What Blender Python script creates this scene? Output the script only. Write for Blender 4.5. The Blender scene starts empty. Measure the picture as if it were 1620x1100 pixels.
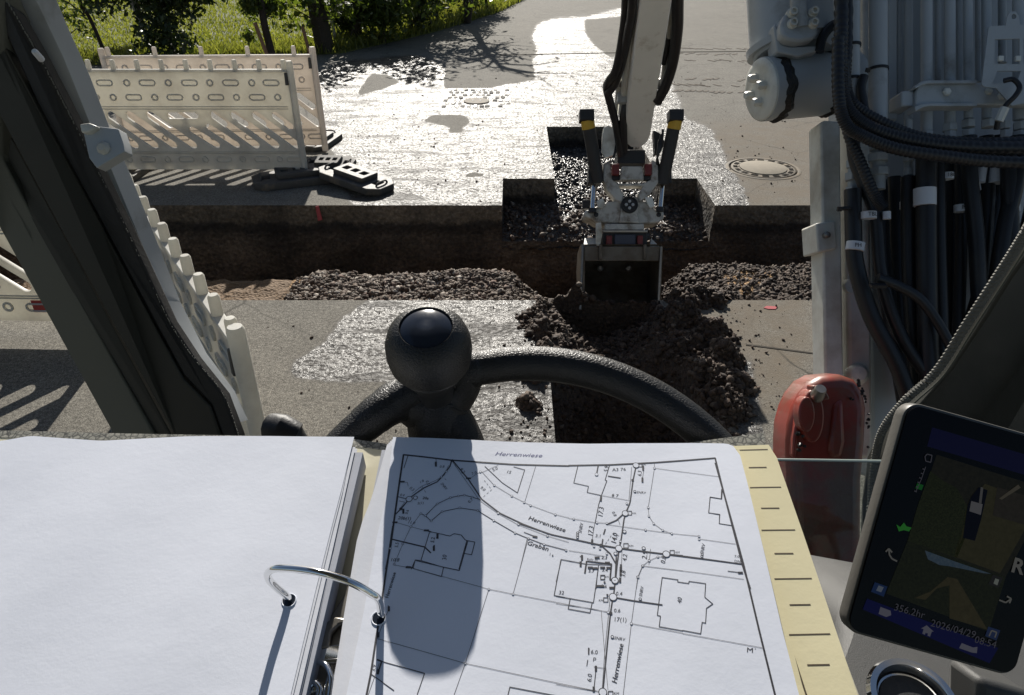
import bpy, bmesh, math, random
import numpy as np
from mathutils import Vector, Matrix, noise as mnoise
R = math.radians
random.seed(7); rng = np.random.default_rng(7)
SC = bpy.context.scene
COL = SC.collection
# ---------------------------------------------------------------- camera, sky, sun, exposure
H = 2.15; PIT = R(31); F = 1150.0; CX = 810.0; CY = 550.0
CP, SP = math.cos(PIT), math.sin(PIT)
CAM = Vector((0, 0, H))
cd = bpy.data.cameras.new('camera'); cam = bpy.data.objects.new('camera', cd); COL.objects.link(cam)
cd.sensor_width = 36; cd.lens = F / 1620 * 36; cd.clip_start = 0.02; cd.clip_end = 2000
cam.location = CAM; cam.rotation_euler = (math.pi / 2 - PIT, 0, 0)
SC.camera = cam
SUN_EL, SUN_AZ = R(29.4), R(5.0)      # azimuth: to the left of straight ahead (+Y)
w = bpy.data.worlds.new('World'); SC.world = w; w.use_nodes = True
nt = w.node_tree; bgn = nt.nodes['Background']
sky = nt.nodes.new('ShaderNodeTexSky'); sky.sky_type = 'NISHITA'; sky.sun_disc = False
sky.sun_elevation = SUN_EL; sky.sun_rotation = -SUN_AZ; sky.air_density = 1.0; sky.dust_density = 1.0
nt.links.new(sky.outputs[0], bgn.inputs[0]); bgn.inputs[1].default_value = 0.05
sd = bpy.data.lights.new('sun', 'SUN'); sd.energy = 5.0; sd.angle = R(0.5); sd.color = (1.0, 0.95, 0.87)
sun = bpy.data.objects.new('sun', sd); COL.objects.link(sun)
SV = Vector((-math.sin(SUN_AZ) * math.cos(SUN_EL), math.cos(SUN_AZ) * math.cos(SUN_EL), math.sin(SUN_EL)))
sun.rotation_euler = SV.to_track_quat('Z', 'Y').to_euler()
SC.view_settings.view_transform = 'Standard'; SC.view_settings.look = 'None'
SC.view_settings.exposure = 0.52; SC.view_settings.gamma = 1; SC.view_settings.use_curve_mapping = False
SC.cycles.max_bounces = 6; SC.cycles.diffuse_bounces = 3; SC.cycles.glossy_bounces = 3
SC.cycles.transparent_max_bounces = 6; SC.cycles.caustics_reflective = False; SC.cycles.caustics_refractive = False
SC.cycles.sample_clamp_indirect = 4

# ---------------------------------------------------------------- where things stand
def ray(u, v):
    x = (u - CX) / F; y = (CY - v) / F
    return Vector((x, CP + y * SP, -SP + y * CP))
def P(u, v, d): return CAM + ray(u, v) * d
def G(u, v, h=0.0):
    r = ray(u, v); return CAM + r * ((h - H) / r.z)
def PY(u, v, Y):
    r = ray(u, v); return CAM + r * (Y / r.y)
def proj(x, y, z):
    dz = z - H; d = y * CP - dz * SP; yc = y * SP + dz * CP
    return CX + F * x / d, CY - F * yc / d

# ---------------------------------------------------------------- object helpers
WL = {}
def tag(o, label=None, cat=None, group=None, kind=None):
    if label: o['label'] = label
    if cat: o['category'] = cat
    if group: o['group'] = group
    if kind: o['kind'] = kind
    return o
def empty(name, loc, label, cat, group=None):
    o = bpy.data.objects.new(name, None); COL.objects.link(o); o.location = loc; o.empty_display_size = .1
    WL[o.name] = Vector(loc); tag(o, label, cat, group); return o
def frame_axes(axis):
    a = Vector(axis).normalized()
    t = Vector((0, 0, 1)) if abs(a.z) < .9 else Vector((1, 0, 0))
    b = a.cross(t).normalized(); return b, a.cross(b).normalized(), a
def catmull(pts, n=6):
    pts = [Vector(p) for p in pts]
    if len(pts) < 3: return pts
    q = [pts[0] * 2 - pts[1]] + pts + [pts[-1] * 2 - pts[-2]]
    out = []
    for i in range(1, len(q) - 2):
        for k in range(n):
            t = k / n; a, b, c, d = q[i - 1], q[i], q[i + 1], q[i + 2]
            out.append(.5 * ((2 * b) + (c - a) * t + (2 * a - 5 * b + 4 * c - d) * t * t + (3 * b - a - 3 * c + d) * t ** 3))
    out.append(pts[-1]); return out
class MB:
    def __init__(s): s.v = []; s.f = []
    def add(s, vs, fs):
        n = len(s.v); s.v += [Vector(x) for x in vs]; s.f += [tuple(i + n for i in f) for f in fs]; return s
    def box(s, c, sz, ax=None, taper=1.0):
        X, Y, Z = ax or (Vector((1, 0, 0)), Vector((0, 1, 0)), Vector((0, 0, 1)))
        c = Vector(c); vs = []
        for k in (-1, 1):
            tp = taper if k > 0 else 1
            for (i, j) in ((-1, -1), (1, -1), (1, 1), (-1, 1)):
                vs.append(c + X * (i * sz[0] / 2 * tp) + Y * (j * sz[1] / 2 * tp) + Z * (k * sz[2] / 2))
        return s.add(vs, [(3, 2, 1, 0), (4, 5, 6, 7), (0, 1, 5, 4), (1, 2, 6, 5), (2, 3, 7, 6), (3, 0, 4, 7)])
    def prism(s, pts, off):
        pts = [Vector(p) for p in pts]; off = Vector(off); n = len(pts)
        nrm = Vector((0, 0, 0))
        for i in range(n):
            nrm += (pts[i] - pts[0]).cross(pts[(i + 1) % n] - pts[0])
        if nrm.dot(off) > 0: pts = pts[::-1]
        vs = pts + [p + off for p in pts]
        fs = [tuple(range(n)), tuple(range(2 * n - 1, n - 1, -1))]
        fs += [((i + 1) % n, i, i + n, (i + 1) % n + n) for i in range(n)]
        return s.add(vs, fs)
    def tube(s, pts, r, n=12, caps=True, smooth=0, flat=None):
        if smooth: pts = catmull(pts, smooth)
        pts = [Vector(p) for p in pts]; m = len(pts)
        rs = r if isinstance(r, (list, tuple)) else [r] * m
        if len(rs) != m: rs = [np.interp(i / (m - 1), np.linspace(0, 1, len(rs)), rs) for i in range(m)]
        vs = []; fs = []; b = None
        for i in range(m):
            t = (pts[min(i + 1, m - 1)] - pts[max(i - 1, 0)]).normalized()
            if b is None: b, c2, _ = frame_axes(t)
            b = (b - t * b.dot(t)).normalized(); c2 = t.cross(b)
            for k in range(n):
                a = 2 * math.pi * k / n
                vs.append(pts[i] + b * (math.cos(a) * rs[i]) + c2 * (math.sin(a) * rs[i] * (flat or 1)))
        for i in range(m - 1):
            for k in range(n):
                k2 = (k + 1) % n; fs.append((i * n + k, i * n + k2, (i + 1) * n + k2, (i + 1) * n + k))
        if caps: fs += [tuple(range(n - 1, -1, -1)), tuple(range((m - 1) * n, m * n))]
        return s.add(vs, fs)
    def lathe(s, o, axis, prof, n=24, sx=1.0):
        X, Y, Z = frame_axes(axis); o = Vector(o); vs = []; fs = []; m = len(prof)
        for (r, z) in prof:
            for k in range(n):
                a = 2 * math.pi * k / n
                vs.append(o + Z * z + X * (math.cos(a) * r * sx) + Y * (math.sin(a) * r))
        for i in range(m - 1):
            for k in range(n):
                k2 = (k + 1) % n; fs.append((i * n + k, i * n + k2, (i + 1) * n + k2, (i + 1) * n + k))
        fs += [tuple(range(n - 1, -1, -1)), tuple(range((m - 1) * n, m * n))]
        return s.add(vs, fs)
    def build(s, name, mat, parent=None, bevel=0, smooth=True, kind=None, label=None, seg=2):
        me = bpy.data.meshes.new(name)
        off = WL[parent.name] if parent is not None else Vector((0, 0, 0))
        me.from_pydata([tuple(v - off) for v in s.v], [], s.f)
        bm = bmesh.new(); bm.from_mesh(me); bmesh.ops.recalc_face_normals(bm, faces=bm.faces); bm.to_mesh(me); bm.free()
        return link(name, me, mat, parent, bevel, smooth, kind, label, seg)
def link(name, me, mat, parent=None, bevel=0, smooth=True, kind=None, label=None, seg=2):
    if mat is not None: me.materials.clear(); me.materials.append(mat)
    if smooth:
        me.shade_smooth(); me.set_sharp_from_angle(angle=R(38))
    o = bpy.data.objects.new(name, me); COL.objects.link(o)
    if parent is not None: o.parent = parent; WL[o.name] = WL[parent.name]
    else: WL[o.name] = Vector((0, 0, 0))
    if bevel:
        b = o.modifiers.new('bevel', 'BEVEL'); b.width = bevel; b.segments = seg; b.limit_method = 'ANGLE'; b.angle_limit = R(35)
        b.harden_normals = False
    if kind: o['kind'] = kind
    if label: o['label'] = label
    return o
def np_mesh(name, V, Fq, attrs=None):
    me = bpy.data.meshes.new(name); V = np.asarray(V, np.float32); Fq = np.asarray(Fq, np.int32)
    k = Fq.shape[1]; me.vertices.add(len(V)); me.vertices.foreach_set('co', V.ravel())
    me.loops.add(Fq.size); me.loops.foreach_set('vertex_index', Fq.ravel())
    me.polygons.add(len(Fq)); me.polygons.foreach_set('loop_start', np.arange(0, Fq.size, k, dtype=np.int32))
    me.update(calc_edges=True); me.validate()
    for nm, arr in (attrs or {}).items():
        a = me.attributes.new(nm, 'FLOAT', 'POINT'); a.data.foreach_set('value', np.asarray(arr, np.float32))
    return me
def vnoise(p, s, o=3):
    t = 0; a = 1; tot = 0
    for i in range(o):
        t += a * mnoise.noise(Vector(p) * s * 2 ** i); tot += a; a *= .5
    return t / tot

# ---------------------------------------------------------------- materials
class NT:
    def __init__(s, name):
        s.m = bpy.data.materials.new(name); s.m.use_nodes = True; s.t = s.m.node_tree
        s.b = s.t.nodes['Principled BSDF']; s.pos = s.t.nodes.new('ShaderNodeNewGeometry').outputs['Position']
    def n(s, typ, **kw):
        x = s.t.nodes.new(typ)
        for k, v in kw.items(): setattr(x, k, v)
        return x
    def L(s, a, b): s.t.links.new(a, b)
    def noise(s, scale, det=4, rough=.55, vec=None, dist=0, out='Fac'):
        x = s.n('ShaderNodeTexNoise'); x.inputs['Scale'].default_value = scale; x.inputs['Detail'].default_value = det
        x.inputs['Roughness'].default_value = rough; x.inputs['Distortion'].default_value = dist
        s.L(vec or s.pos, x.inputs['Vector']); return x.outputs[out]
    def voro(s, scale, feature='F1', out='Distance', vec=None):
        x = s.n('ShaderNodeTexVoronoi', feature=feature); x.inputs['Scale'].default_value = scale
        s.L(vec or s.pos, x.inputs['Vector']); return x.outputs[out]
    def ramp(s, fac, stops):
        x = s.n('ShaderNodeValToRGB'); el = x.color_ramp.elements
        while len(el) < len(stops): el.new(.5)
        for e, (p, c) in zip(el, stops):
            e.position = p; e.color = (c, c, c, 1) if isinstance(c, (int, float)) else tuple(c) + (1,)
        s.L(fac, x.inputs[0]); return x.outputs[0]
    def mix(s, fac, a, b, typ='MIX'):
        x = s.n('ShaderNodeMix', data_type='RGBA', blend_type=typ)
        for sock, val in ((x.inputs[0], fac), (x.inputs[6], a), (x.inputs[7], b)):
            if isinstance(val, (int, float)): sock.default_value = val
            elif isinstance(val, (tuple, list)): sock.default_value = tuple(val) + (1,)
            else: s.L(val, sock)
        return x.outputs[2]
    def math(s, op, a, b=0.0, c=0.0, clamp=False):
        x = s.n('ShaderNodeMath', operation=op, use_clamp=clamp)
        for i, val in enumerate((a, b, c)):
            if isinstance(val, (int, float)): x.inputs[i].default_value = val
            else: s.L(val, x.inputs[i])
        return x.outputs[0]
    def attr(s, name): return s.n('ShaderNodeAttribute', attribute_name=name).outputs['Fac']
    def bump(s, h, strength=.3, dist=.01, prev=None):
        x = s.n('ShaderNodeBump'); x.inputs['Distance'].default_value = dist
        if isinstance(strength, (int, float)): x.inputs['Strength'].default_value = strength
        else: s.L(strength, x.inputs['Strength'])
        s.L(h, x.inputs['Height'])
        if prev is not None: s.L(prev, x.inputs['Normal'])
        s.L(x.outputs[0], s.b.inputs['Normal']); return x.outputs[0]
    def set(s, **kw):
        for k, v in kw.items():
            sock = s.b.inputs[{'col': 'Base Color', 'rough': 'Roughness', 'metal': 'Metallic', 'coat': 'Coat Weight', 'ior': 'IOR', 'trans': 'Transmission Weight', 'spec': 'Specular IOR Level', 'sss': 'Subsurface Weight'}.get(k, k)]
            if isinstance(v, (int, float)): sock.default_value = v
            elif isinstance(v, (tuple, list)): sock.default_value = tuple(v) + (1,)
            else: s.L(v, sock)
        return s
def pbr(name, col, rough=.5, metal=0.0, var=.25, vs=6, bump=.0, bs=300, dirt=None, da=.5, ds=5, coat=0, bd=.002):
    t = NT(name); c = tuple(col)
    base = t.mix(t.noise(vs, 5), tuple(x * (1 - var) for x in c), tuple(min(1, x * (1 + var)) for x in c))
    if dirt:
        m = t.ramp(t.noise(ds, 8, .65), [(1 - da - .08, 0.0), (1 - da + .14, 1.0)])
        base = t.mix(m, base, dirt)
    rr = t.math('ADD', t.math('MULTIPLY', t.noise(vs * 4, 3), .2), rough - .1)
    t.set(col=base, rough=rr, metal=metal, coat=coat)
    if bump: t.bump(t.noise(bs, 3), bump, bd)
    return t.m
M = {}

# wet road, dry road in one material driven by the painted wetness of the surface
def road_mat():
    t = NT('road_asphalt')
    big = t.noise(1.3, 5, .6); mid = t.noise(7, 5, .6); fine = t.noise(160, 3, .7)
    agg = t.voro(95, out='Color')
    dry = t.mix(big, (.140, .130, .110), (.215, .202, .172))
    dry = t.mix(t.ramp(mid, [(.35, .0), (.75, .55)]), dry, (.10, .092, .078))
    dry = t.mix(.85, dry, t.mix(1.0, dry, t.ramp(fine, [(.34, .25), (.5, .9), (.64, 1.9)]), 'MULTIPLY'))
    dry = t.mix(1.0, dry, t.ramp(t.noise(48, 4, .6), [(.32, .6), (.62, 1.25)]), 'MULTIPLY')
    dry = t.mix(t.ramp(agg, [(.80, 0.0), (.92, .55)]), dry, (.30, .28, .24))
    # dust of dried mud
    dry = t.mix(t.math('MULTIPLY', t.attr('mud'), t.ramp(t.noise(5, 6, .7), [(.3, .25), (.65, 1.0)])), dry, (.155, .128, .095))
    crack = t.voro(1.4, 'DISTANCE_TO_EDGE', vec=t.mix(.12, t.pos, t.noise(2.2, 4, out='Color')))
    cr = t.math('MULTIPLY', t.ramp(crack, [(.004, 1.0), (.012, 0.0)]), t.ramp(t.noise(.7, 2), [(.5, 0.0), (.6, 1.0)]))
    dry = t.mix(t.math('MULTIPLY', cr, .75), dry, (.04, .037, .03))
    wn = t.math('ADD', t.attr('wet'), t.math('MULTIPLY', t.math('SUBTRACT', t.noise(3.2, 9, .78), .5), 1.5))
    wet = t.ramp(wn, [(.44, 0.0), (.54, 1.0)])
    fleck = t.ramp(t.math('ADD', t.math('MULTIPLY', t.noise(34, 4, .65), .75), t.math('MULTIPLY', t.noise(8, 3), .25)), [(.44, 0.12), (.52, 1.0)])
    mp = t.n('ShaderNodeMapping'); mp.inputs['Scale'].default_value = (.9, 3.2, 1); t.L(t.pos, mp.inputs['Vector'])
    rip = t.ramp(t.noise(1.6, 7, .68, vec=mp.outputs[0], dist=.8), [(.40, .35), (.50, 1.0)])
    shine = t.math('MULTIPLY', t.math('MULTIPLY', wet, fleck), rip)
    damp = t.ramp(wn, [(.18, 0.0), (.5, .55)])
    col = t.mix(damp, dry, (.055, .05, .044))
    col = t.mix(wet, col, (.05, .046, .04))
    rough = t.mix(damp, (.9, .9, .9), (.62, .62, .62)); rough = t.mix(shine, rough, (.32, .32, .32))
    t.set(col=col, rough=rough, spec=t.mix(shine, (.22, .22, .22), (.5, .5, .5)))
    hdry = t.math('ADD', fine, t.math('MULTIPLY', t.voro(110), .6))
    b1 = t.bump(hdry, .55, .004)
    h2 = t.math('ADD', t.noise(30, 3, .65), t.math('MULTIPLY', t.noise(7, 3), 1.2))
    b2 = t.bump(h2, wet, .018, b1)
    return t.m
M['road'] = road_mat()
def soil_mat(name, c1, c2, wetness=.0, sc=1.0, attr=None):
    t = NT(name)
    n1 = t.noise(3 * sc, 8, .7); n2 = t.noise(38 * sc, 5, .7)
    c = t.mix(t.ramp(n1, [(.3, 0.0), (.7, 1.0)]), c1, c2)
    c = t.mix(.7, c, t.mix(1.0, c, t.ramp(n2, [(.3, .35), (.52, 1.0), (.7, 1.7)]), 'MULTIPLY'))
    if attr:
        c = t.mix(t.ramp(t.attr(attr), [(.35, 0.0), (.75, 1.0)]), c, (.26, .145, .05))
    t.set(col=c, rough=.92 - wetness)
    b = t.bump(t.voro(45 * sc), .7, .02); t.bump(n2, .7, .015, b)
    return t.m
M['soil'] = soil_mat('dark_soil', (.035, .022, .014), (.085, .055, .034), .1, attr='clay')
M['wetsoil'] = soil_mat('wet_gravel_bed', (.022, .019, .016), (.06, .048, .036), .55)
M['gravelbed'] = soil_mat('gravel_bed', (.06, .05, .04), (.12, .10, .08), .1)
def wall_mat():
    t = NT('trench_wall_layers')
    sep = t.n('ShaderNodeSeparateXYZ'); t.L(t.pos, sep.inputs[0])
    z = t.math('ADD', sep.outputs['Z'], t.math('MULTIPLY', t.math('SUBTRACT', t.noise(4, 7, .75), .5), .20))
    zz = t.math('ADD', z, 1.3)
    c = t.ramp(zz, [(.0, (.07, .047, .030)), (.30, (.15, .100, .062)), (.62, (.12, .085, .055)), (.78, (.09, .068, .048)), (.83, (.035, .027, .020)), (.865, (.04, .033, .026)), (.89, (.13, .105, .075)), (1.0, (.16, .13, .095))])
    c.node.inputs[0].default_value = 0
    # ramp spans 0..1.3 m
    m = t.math('DIVIDE', zz, 1.3); t.L(m, c.node.inputs[0])
    n2 = t.noise(30, 6, .7)
    c = t.mix(.8, c, t.mix(1.0, c, t.ramp(n2, [(.3, .3), (.52, 1.0), (.7, 1.9)]), 'MULTIPLY'))
    c = t.mix(1.0, c, t.ramp(t.noise(1.6, 5, .6), [(.35, .45), (.65, 1.5)]), 'MULTIPLY')
    t.set(col=c, rough=.9)
    b = t.bump(t.voro(30), .7, .03); t.bump(n2, .8, .02, b)
    return t.m
M['wall'] = wall_mat()
def rock_mat():
    t = NT('loose_stones')
    a = t.attr('tone')
    c = t.ramp(a, [(0.0, (.026, .014, .008)), (.3, (.060, .034, .019)), (.55, (.095, .066, .044)), (.78, (.16, .128, .098)), (.9, (.13, .07, .045)), (1.0, (.34, .30, .25))])
    c = t.mix(.5, c, t.mix(1.0, c, t.ramp(t.noise(120, 4, .7), [(.3, .4), (.7, 1.6)]), 'MULTIPLY'))
    t.set(col=c, rough=.8); t.bump(t.noise(220, 3), .5, .003)
    return t.m
M['rock'] = rock_mat()

# ---------------------------------------------------------------- the road and its trench
def pip(px, py, poly):
    ins = np.zeros(px.shape, bool); n = len(poly); j = n - 1
    for i in range(n):
        xi, yi = poly[i]; xj, yj = poly[j]
        if yi != yj:
            c = ((yi > py) != (yj > py)) & (px < (xj - xi) * (py - yi) / (yj - yi) + xi)
            ins ^= c
        j = i
    return ins
WET = [
 [(500, 118), (548, 96), (560, 98), (600, 92), (660, 88), (708, 108), (702, 140), (722, 152), (800, 128), (846, 124), (838, 100), (850, 84), (840, 60), (852, 36), (885, 29), (930, 27), (985, 12), (1000, 20), (1062, 60), (1062, 130), (1085, 190), (1120, 200), (1142, 232), (1150, 262), (1178, 300), (1186, 330), (1130, 335), (600, 335), (560, 330), (516, 210)],
 [(592, 470), (560, 492), (532, 515), (512, 545), (462, 576), (462, 598), (520, 603), (640, 606), (668, 700), (672, 830), (900, 830), (900, 470)],
 [(1150, 480), (1165, 520), (1180, 560), (1172, 600), (1165, 680), (1160, 740), (1215, 740), (1200, 640), (1185, 560)],
]
DRY = [
 [(586, 116), (612, 118), (636, 130), (604, 142), (568, 152), (566, 144), (576, 132)],
 [(716, 60), (706, 108), (704, 140), (722, 152), (800, 134), (846, 126), (840, 96), (846, 78), (838, 56), (850, 30), (760, 30)],
 [(924, 32), (1002, 24), (1000, 62), (968, 93), (940, 72), (926, 52)],
 [(668, 192), (684, 182), (716, 181), (738, 184), (744, 194), (730, 203), (738, 210), (706, 212), (712, 202), (698, 198)],
 [(734, 276), (750, 273), (768, 275), (764, 279), (740, 281)],
]
def mask(X, Y, polys, jit, K=9):
    u, v = proj(X, Y, np.zeros_like(X)); acc = np.zeros(X.shape)
    for k in range(K):
        a = 2 * math.pi * k / K; rr = jit * (.35 + .65 * (k % 2))
        m = np.zeros(X.shape, bool)
        for p in polys: m |= pip(u + rr * math.cos(a), v + rr * .6 * math.sin(a), p)
        acc += m
    return acc / K
TY0, TY1 = 4.17, 5.93
VOIDS = [(-5.5, 6.0, TY0, TY1), (-.085, 1.73, TY1, 6.65), (.40, 1.38, 6.65, 8.56), (.205, .95, .9, TY0)]
def axis_coords(brk, fn):
    out = [brk[0]]
    for a, b in zip(brk[:-1], brk[1:]):
        x = a
        while True:
            s = fn(x)
            if x + s * 1.4 >= b: break
            x += s; out.append(x)
        out.append(b)
    return np.array(out)
xs = axis_coords([-90, -14, -5.5, -.085, .205, .40, .95, 1.38, 1.73, 6.0, 14, 90], lambda x: .03 if -4.2 <= x < 4.2 else (.12 if abs(x + .01) < 14 else 6))
ys = axis_coords([-12, .6, .9, TY0, TY1, 6.65, 8.56, 26, 160], lambda y: 1 if y < .5 else (.022 if y < 6 else (.022 * (y / 6) ** 2 if y < 25.9 else 5)))
XX, YY = np.meshgrid(xs, ys)
cx_ = (XX[:-1, :-1] + XX[1:, 1:]) / 2; cy_ = (YY[:-1, :-1] + YY[1:, 1:]) / 2
keep = np.ones(cx_.shape, bool)
for (a, b, c, d) in VOIDS: keep &= ~((cx_ > a) & (cx_ < b) & (cy_ > c) & (cy_ < d))
nx = len(xs); idx = np.arange(XX.size).reshape(XX.shape)
q = np.stack([idx[:-1, :-1], idx[:-1, 1:], idx[1:, 1:], idx[1:, :-1]], -1)[keep]
valid = YY > .7
wet = mask(XX, np.where(valid, YY, .7), WET, 15, 21) * (1 - mask(XX, np.where(valid, YY, .7), DRY, 5)) * valid
mud = mask(XX, np.where(valid, YY, .7), [[(1060, 470), (1275, 470), (1290, 560), (1240, 640), (1160, 700), (1060, 600)], [(1060, 200), (1400, 180), (1400, 330), (1100, 330)], [(820, 470), (900, 470), (900, 560), (820, 560)]], 26, 17) * valid
road_me = np_mesh('road', np.stack([XX, YY, np.zeros_like(XX)], -1).reshape(-1, 3), q, {'wet': wet.ravel(), 'mud': mud.ravel()})
road = link('road', road_me, M['road'], smooth=False); tag(road, kind='structure')

# cut faces of the excavation
def wall(name, a, b, z0=0.0, z1=-1.15, amp=.03, step=.035, mat='wall'):
    a = Vector((a[0], a[1], 0)); b = Vector((b[0], b[1], 0)); L = (b - a).length; d = (b - a) / L
    n = max(2, int(L / step)); m = max(2, int((z0 - z1) / step)); nrm = Vector((-d.y, d.x, 0))
    V = []
    for j in range(m + 1):
        z = z0 + (z1 - z0) * j / m
        for i in range(n + 1):
            p = a + d * (L * i / n); p.z = z
            dep = 0 if j == 0 else amp * min(1, (z0 - z) / .14) * (vnoise(p, 4, 4) * 1.3 + .35 * vnoise(p, 22, 2))
            V.append(p + nrm * dep)
    Fq = [(j * (n + 1) + i, j * (n + 1) + i + 1, (j + 1) * (n + 1) + i + 1, (j + 1) * (n + 1) + i) for j in range(m) for i in range(n)]
    return V, Fq
def walls(name, segs, mat, **kw):
    V = []; Fq = []
    for (a, b, z1) in segs:
        v, f = wall(name, a, b, z1=z1, **kw); n0 = len(V); V += v; Fq += [tuple(i + n0 for i in x) for x in f]
    me = np_mesh(name, [tuple(v) for v in V], Fq); o = link(name, me, M[mat]); tag(o, kind='structure'); return o
walls('trench_wall', [((-5.5, TY1), (-.085, TY1), -1.2), ((1.73, TY1), (6, TY1), -1.2), ((-5.5, TY0), (.205, TY0), -1.2), ((.95, TY0), (6, TY0), -1.2),
       ((-5.5, TY0), (-5.5, TY1), -1.2), ((6, TY0), (6, TY1), -1.2), ((.205, .9), (.205, TY0), -1.0), ((.95, .9), (.95, TY0), -1.0), ((.205, .9), (.95, .9), -1.0)], 'wall')
walls('niche_wall', [((-.085, 6.65), (.40, 6.65), -.5), ((1.38, 6.65), (1.73, 6.65), -.5), ((-.085, TY1), (-.085, 6.65), -.6), ((1.73, TY1), (1.73, 6.65), -.6),
       ((.40, 8.56), (1.38, 8.56), -.5), ((.40, 6.65), (.40, 8.56), -.5), ((1.38, 6.65), (1.38, 8.56), -.5)], 'wall', amp=.02)

def bumps(x, y, lst):
    z = 0
    for (cx0, cy0, rx, ry, h) in lst:
        z = np.maximum(z, h * np.exp(-(((x - cx0) / rx) ** 2 + ((y - cy0) / ry) ** 2) ** 1.1))
    return z
def sstep(a, b, x):
    t = np.clip((x - a) / (b - a), 0, 1); return t * t * (3 - 2 * t)
def gx(u, v, h=0): p = G(u, v, h); return p.x, p.y
def field_noise(X, Y, s, amp, o=4):
    out = np.zeros(X.shape); it = np.nditer(X, flags=['multi_index'])
    for xx in it:
        i = it.multi_index; out[i] = vnoise((float(xx), float(Y[i]), 3.1), s, o) * amp
    return out
# trench floor
def trench_z(X, Y):
    prof = sstep(5.35, 4.72, Y)              # 1 near the near edge
    berm = np.where((X > -1.48) & (X < .12), 1.0, 0.0)
    bl = sstep(-1.58, -1.36, X) * sstep(.22, -.05, X)
    br = sstep(.95, 1.35, X)
    mid = sstep(.0, .2, X) * sstep(1.2, .95, X)
    z = -1.0 + prof * (bl * .92 + br * .99 + (1 - np.clip(bl + br, 0, 1)) * np.where(X < -1, .87, .68))
    z += mid * prof * .04
    return z
def heap_z(X, Y):
    L = []
    for (u, v, r, h) in [(895, 500, .2, .12), (870, 520, .16, .09), (912, 478, .12, .10), (830, 505, .06, .05), (845, 590, .10, .09), (838, 640, .07, .06), (872, 560, .12, .1),
                         (1092, 548, .13, .10), (1098, 592, .13, .10), (1100, 640, .11, .09), (1100, 474, .15, .11), (1075, 510, .14, .12), (1118, 535, .14, .12), (1140, 570, .13, .13), (1150, 610, .12, .12), (1140, 650, .12, .12), (1130, 690, .10, .1)]:
        a, b = gx(u, v); L.append((a, b, r, r * .9, h))
    return bumps(X, Y, L)
gxs = np.arange(-5.5, 6.001, .045); gys = np.arange(TY0, TY1 + .03, .035)
X1, Y1 = np.meshgrid(gxs, gys)
Z1 = trench_z(X1, Y1) + heap_z(X1, Y1) * .9 + field_noise(X1, Y1, 3, .07) + field_noise(X1, Y1, 16, .03, 2)
u1, v1 = proj(X1, Y1, Z1)
clay = pip(u1, v1, [(1140, 436), (1195, 426), (1230, 434), (1200, 452), (1185, 470), (1165, 460)]).astype(float) + .8 * pip(u1, v1, [(466, 413), (512, 420), (505, 452), (470, 470), (464, 440)]) + .5 * (X1 < -1.5)
def grid_obj(name, X, Y, Z, mat, attrs=None, keep=None, kind='structure'):
    ii = np.arange(X.size).reshape(X.shape)
    q = np.stack([ii[:-1, :-1], ii[:-1, 1:], ii[1:, 1:], ii[1:, :-1]], -1)
    q = q[keep] if keep is not None else q.reshape(-1, 4)
    me = np_mesh(name, np.stack([X, Y, Z], -1).reshape(-1, 3), q, attrs); o = link(name, me, mat); me.shade_smooth(); tag(o, kind=kind); return o
grid_obj('trench_floor', X1, Y1, Z1, M['soil'], {'clay': clay.ravel()})
# niche floor
X2, Y2 = np.meshgrid(np.arange(-.085, 1.76, .03), np.arange(TY1 - .02, 8.60, .03))
Z2 = -.24 - .05 * sstep(6.8, 6.2, Y2) - .10 * sstep(6.2, 5.93, Y2) + field_noise(X2, Y2, 3.5, .06) + field_noise(X2, Y2, 18, .03, 2)
grid_obj('niche_floor', X2, Y2, Z2, M['wetsoil'])
V = []; Fq = []
v_, f_ = wall('x', (-.085, TY1), (1.73, TY1), z0=-.33, z1=-1.2, amp=.06)
walls('niche_step', [], 'wall') if False else None
me = np_mesh('niche_step', [tuple(v) for v in v_], f_); tag(link('niche_step', me, M['wall']), kind='structure')
# ditch towards the machine and the heaps beside it
X3, Y3 = np.meshgrid(np.arange(-.35, 2.1, .025), np.arange(.9, 4.9, .025))
hz = heap_z(X3, Y3) + (field_noise(X3, Y3, 8, .10) + field_noise(X3, Y3, 24, .05, 2)) * (heap_z(X3, Y3) > .02)
inside = (X3 > .215) & (X3 < .94) & (Y3 < TY0)
dz = -.60 + .46 * sstep(3.05, 3.65, Y3) - .10 * sstep(3.8, 4.15, Y3) + .30 * np.exp(-((X3 - .36) / .22) ** 2 - ((Y3 - 2.75) / .25) ** 2) + field_noise(X3, Y3, 4, .12) + field_noise(X3, Y3, 20, .04, 2)
edge = np.minimum(X3 - .215, .94 - X3)
dz += .35 * np.exp(-np.clip(edge, 0, 1) / .10)
ZH = np.where(inside, np.minimum(dz, .0 + field_noise(X3, Y3, 9, .05)), hz - .025)
cxx = (X3[:-1, :-1] + X3[1:, 1:]) / 2; cyy = (Y3[:-1, :-1] + Y3[1:, 1:]) / 2
zc = (ZH[:-1, :-1] + ZH[1:, 1:] + ZH[1:, :-1] + ZH[:-1, 1:]) / 4
kp = (((cxx > .205) & (cxx < .95) & (cyy < TY0)) | (zc > -.012)) & (cyy < TY0 + .03)
# close steep steps by keeping the cells that straddle the cut
grid_obj('ditch_soil', X3, Y3, ZH, M['soil'], {'clay': np.zeros(X3.size)}, keep=kp)

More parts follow.
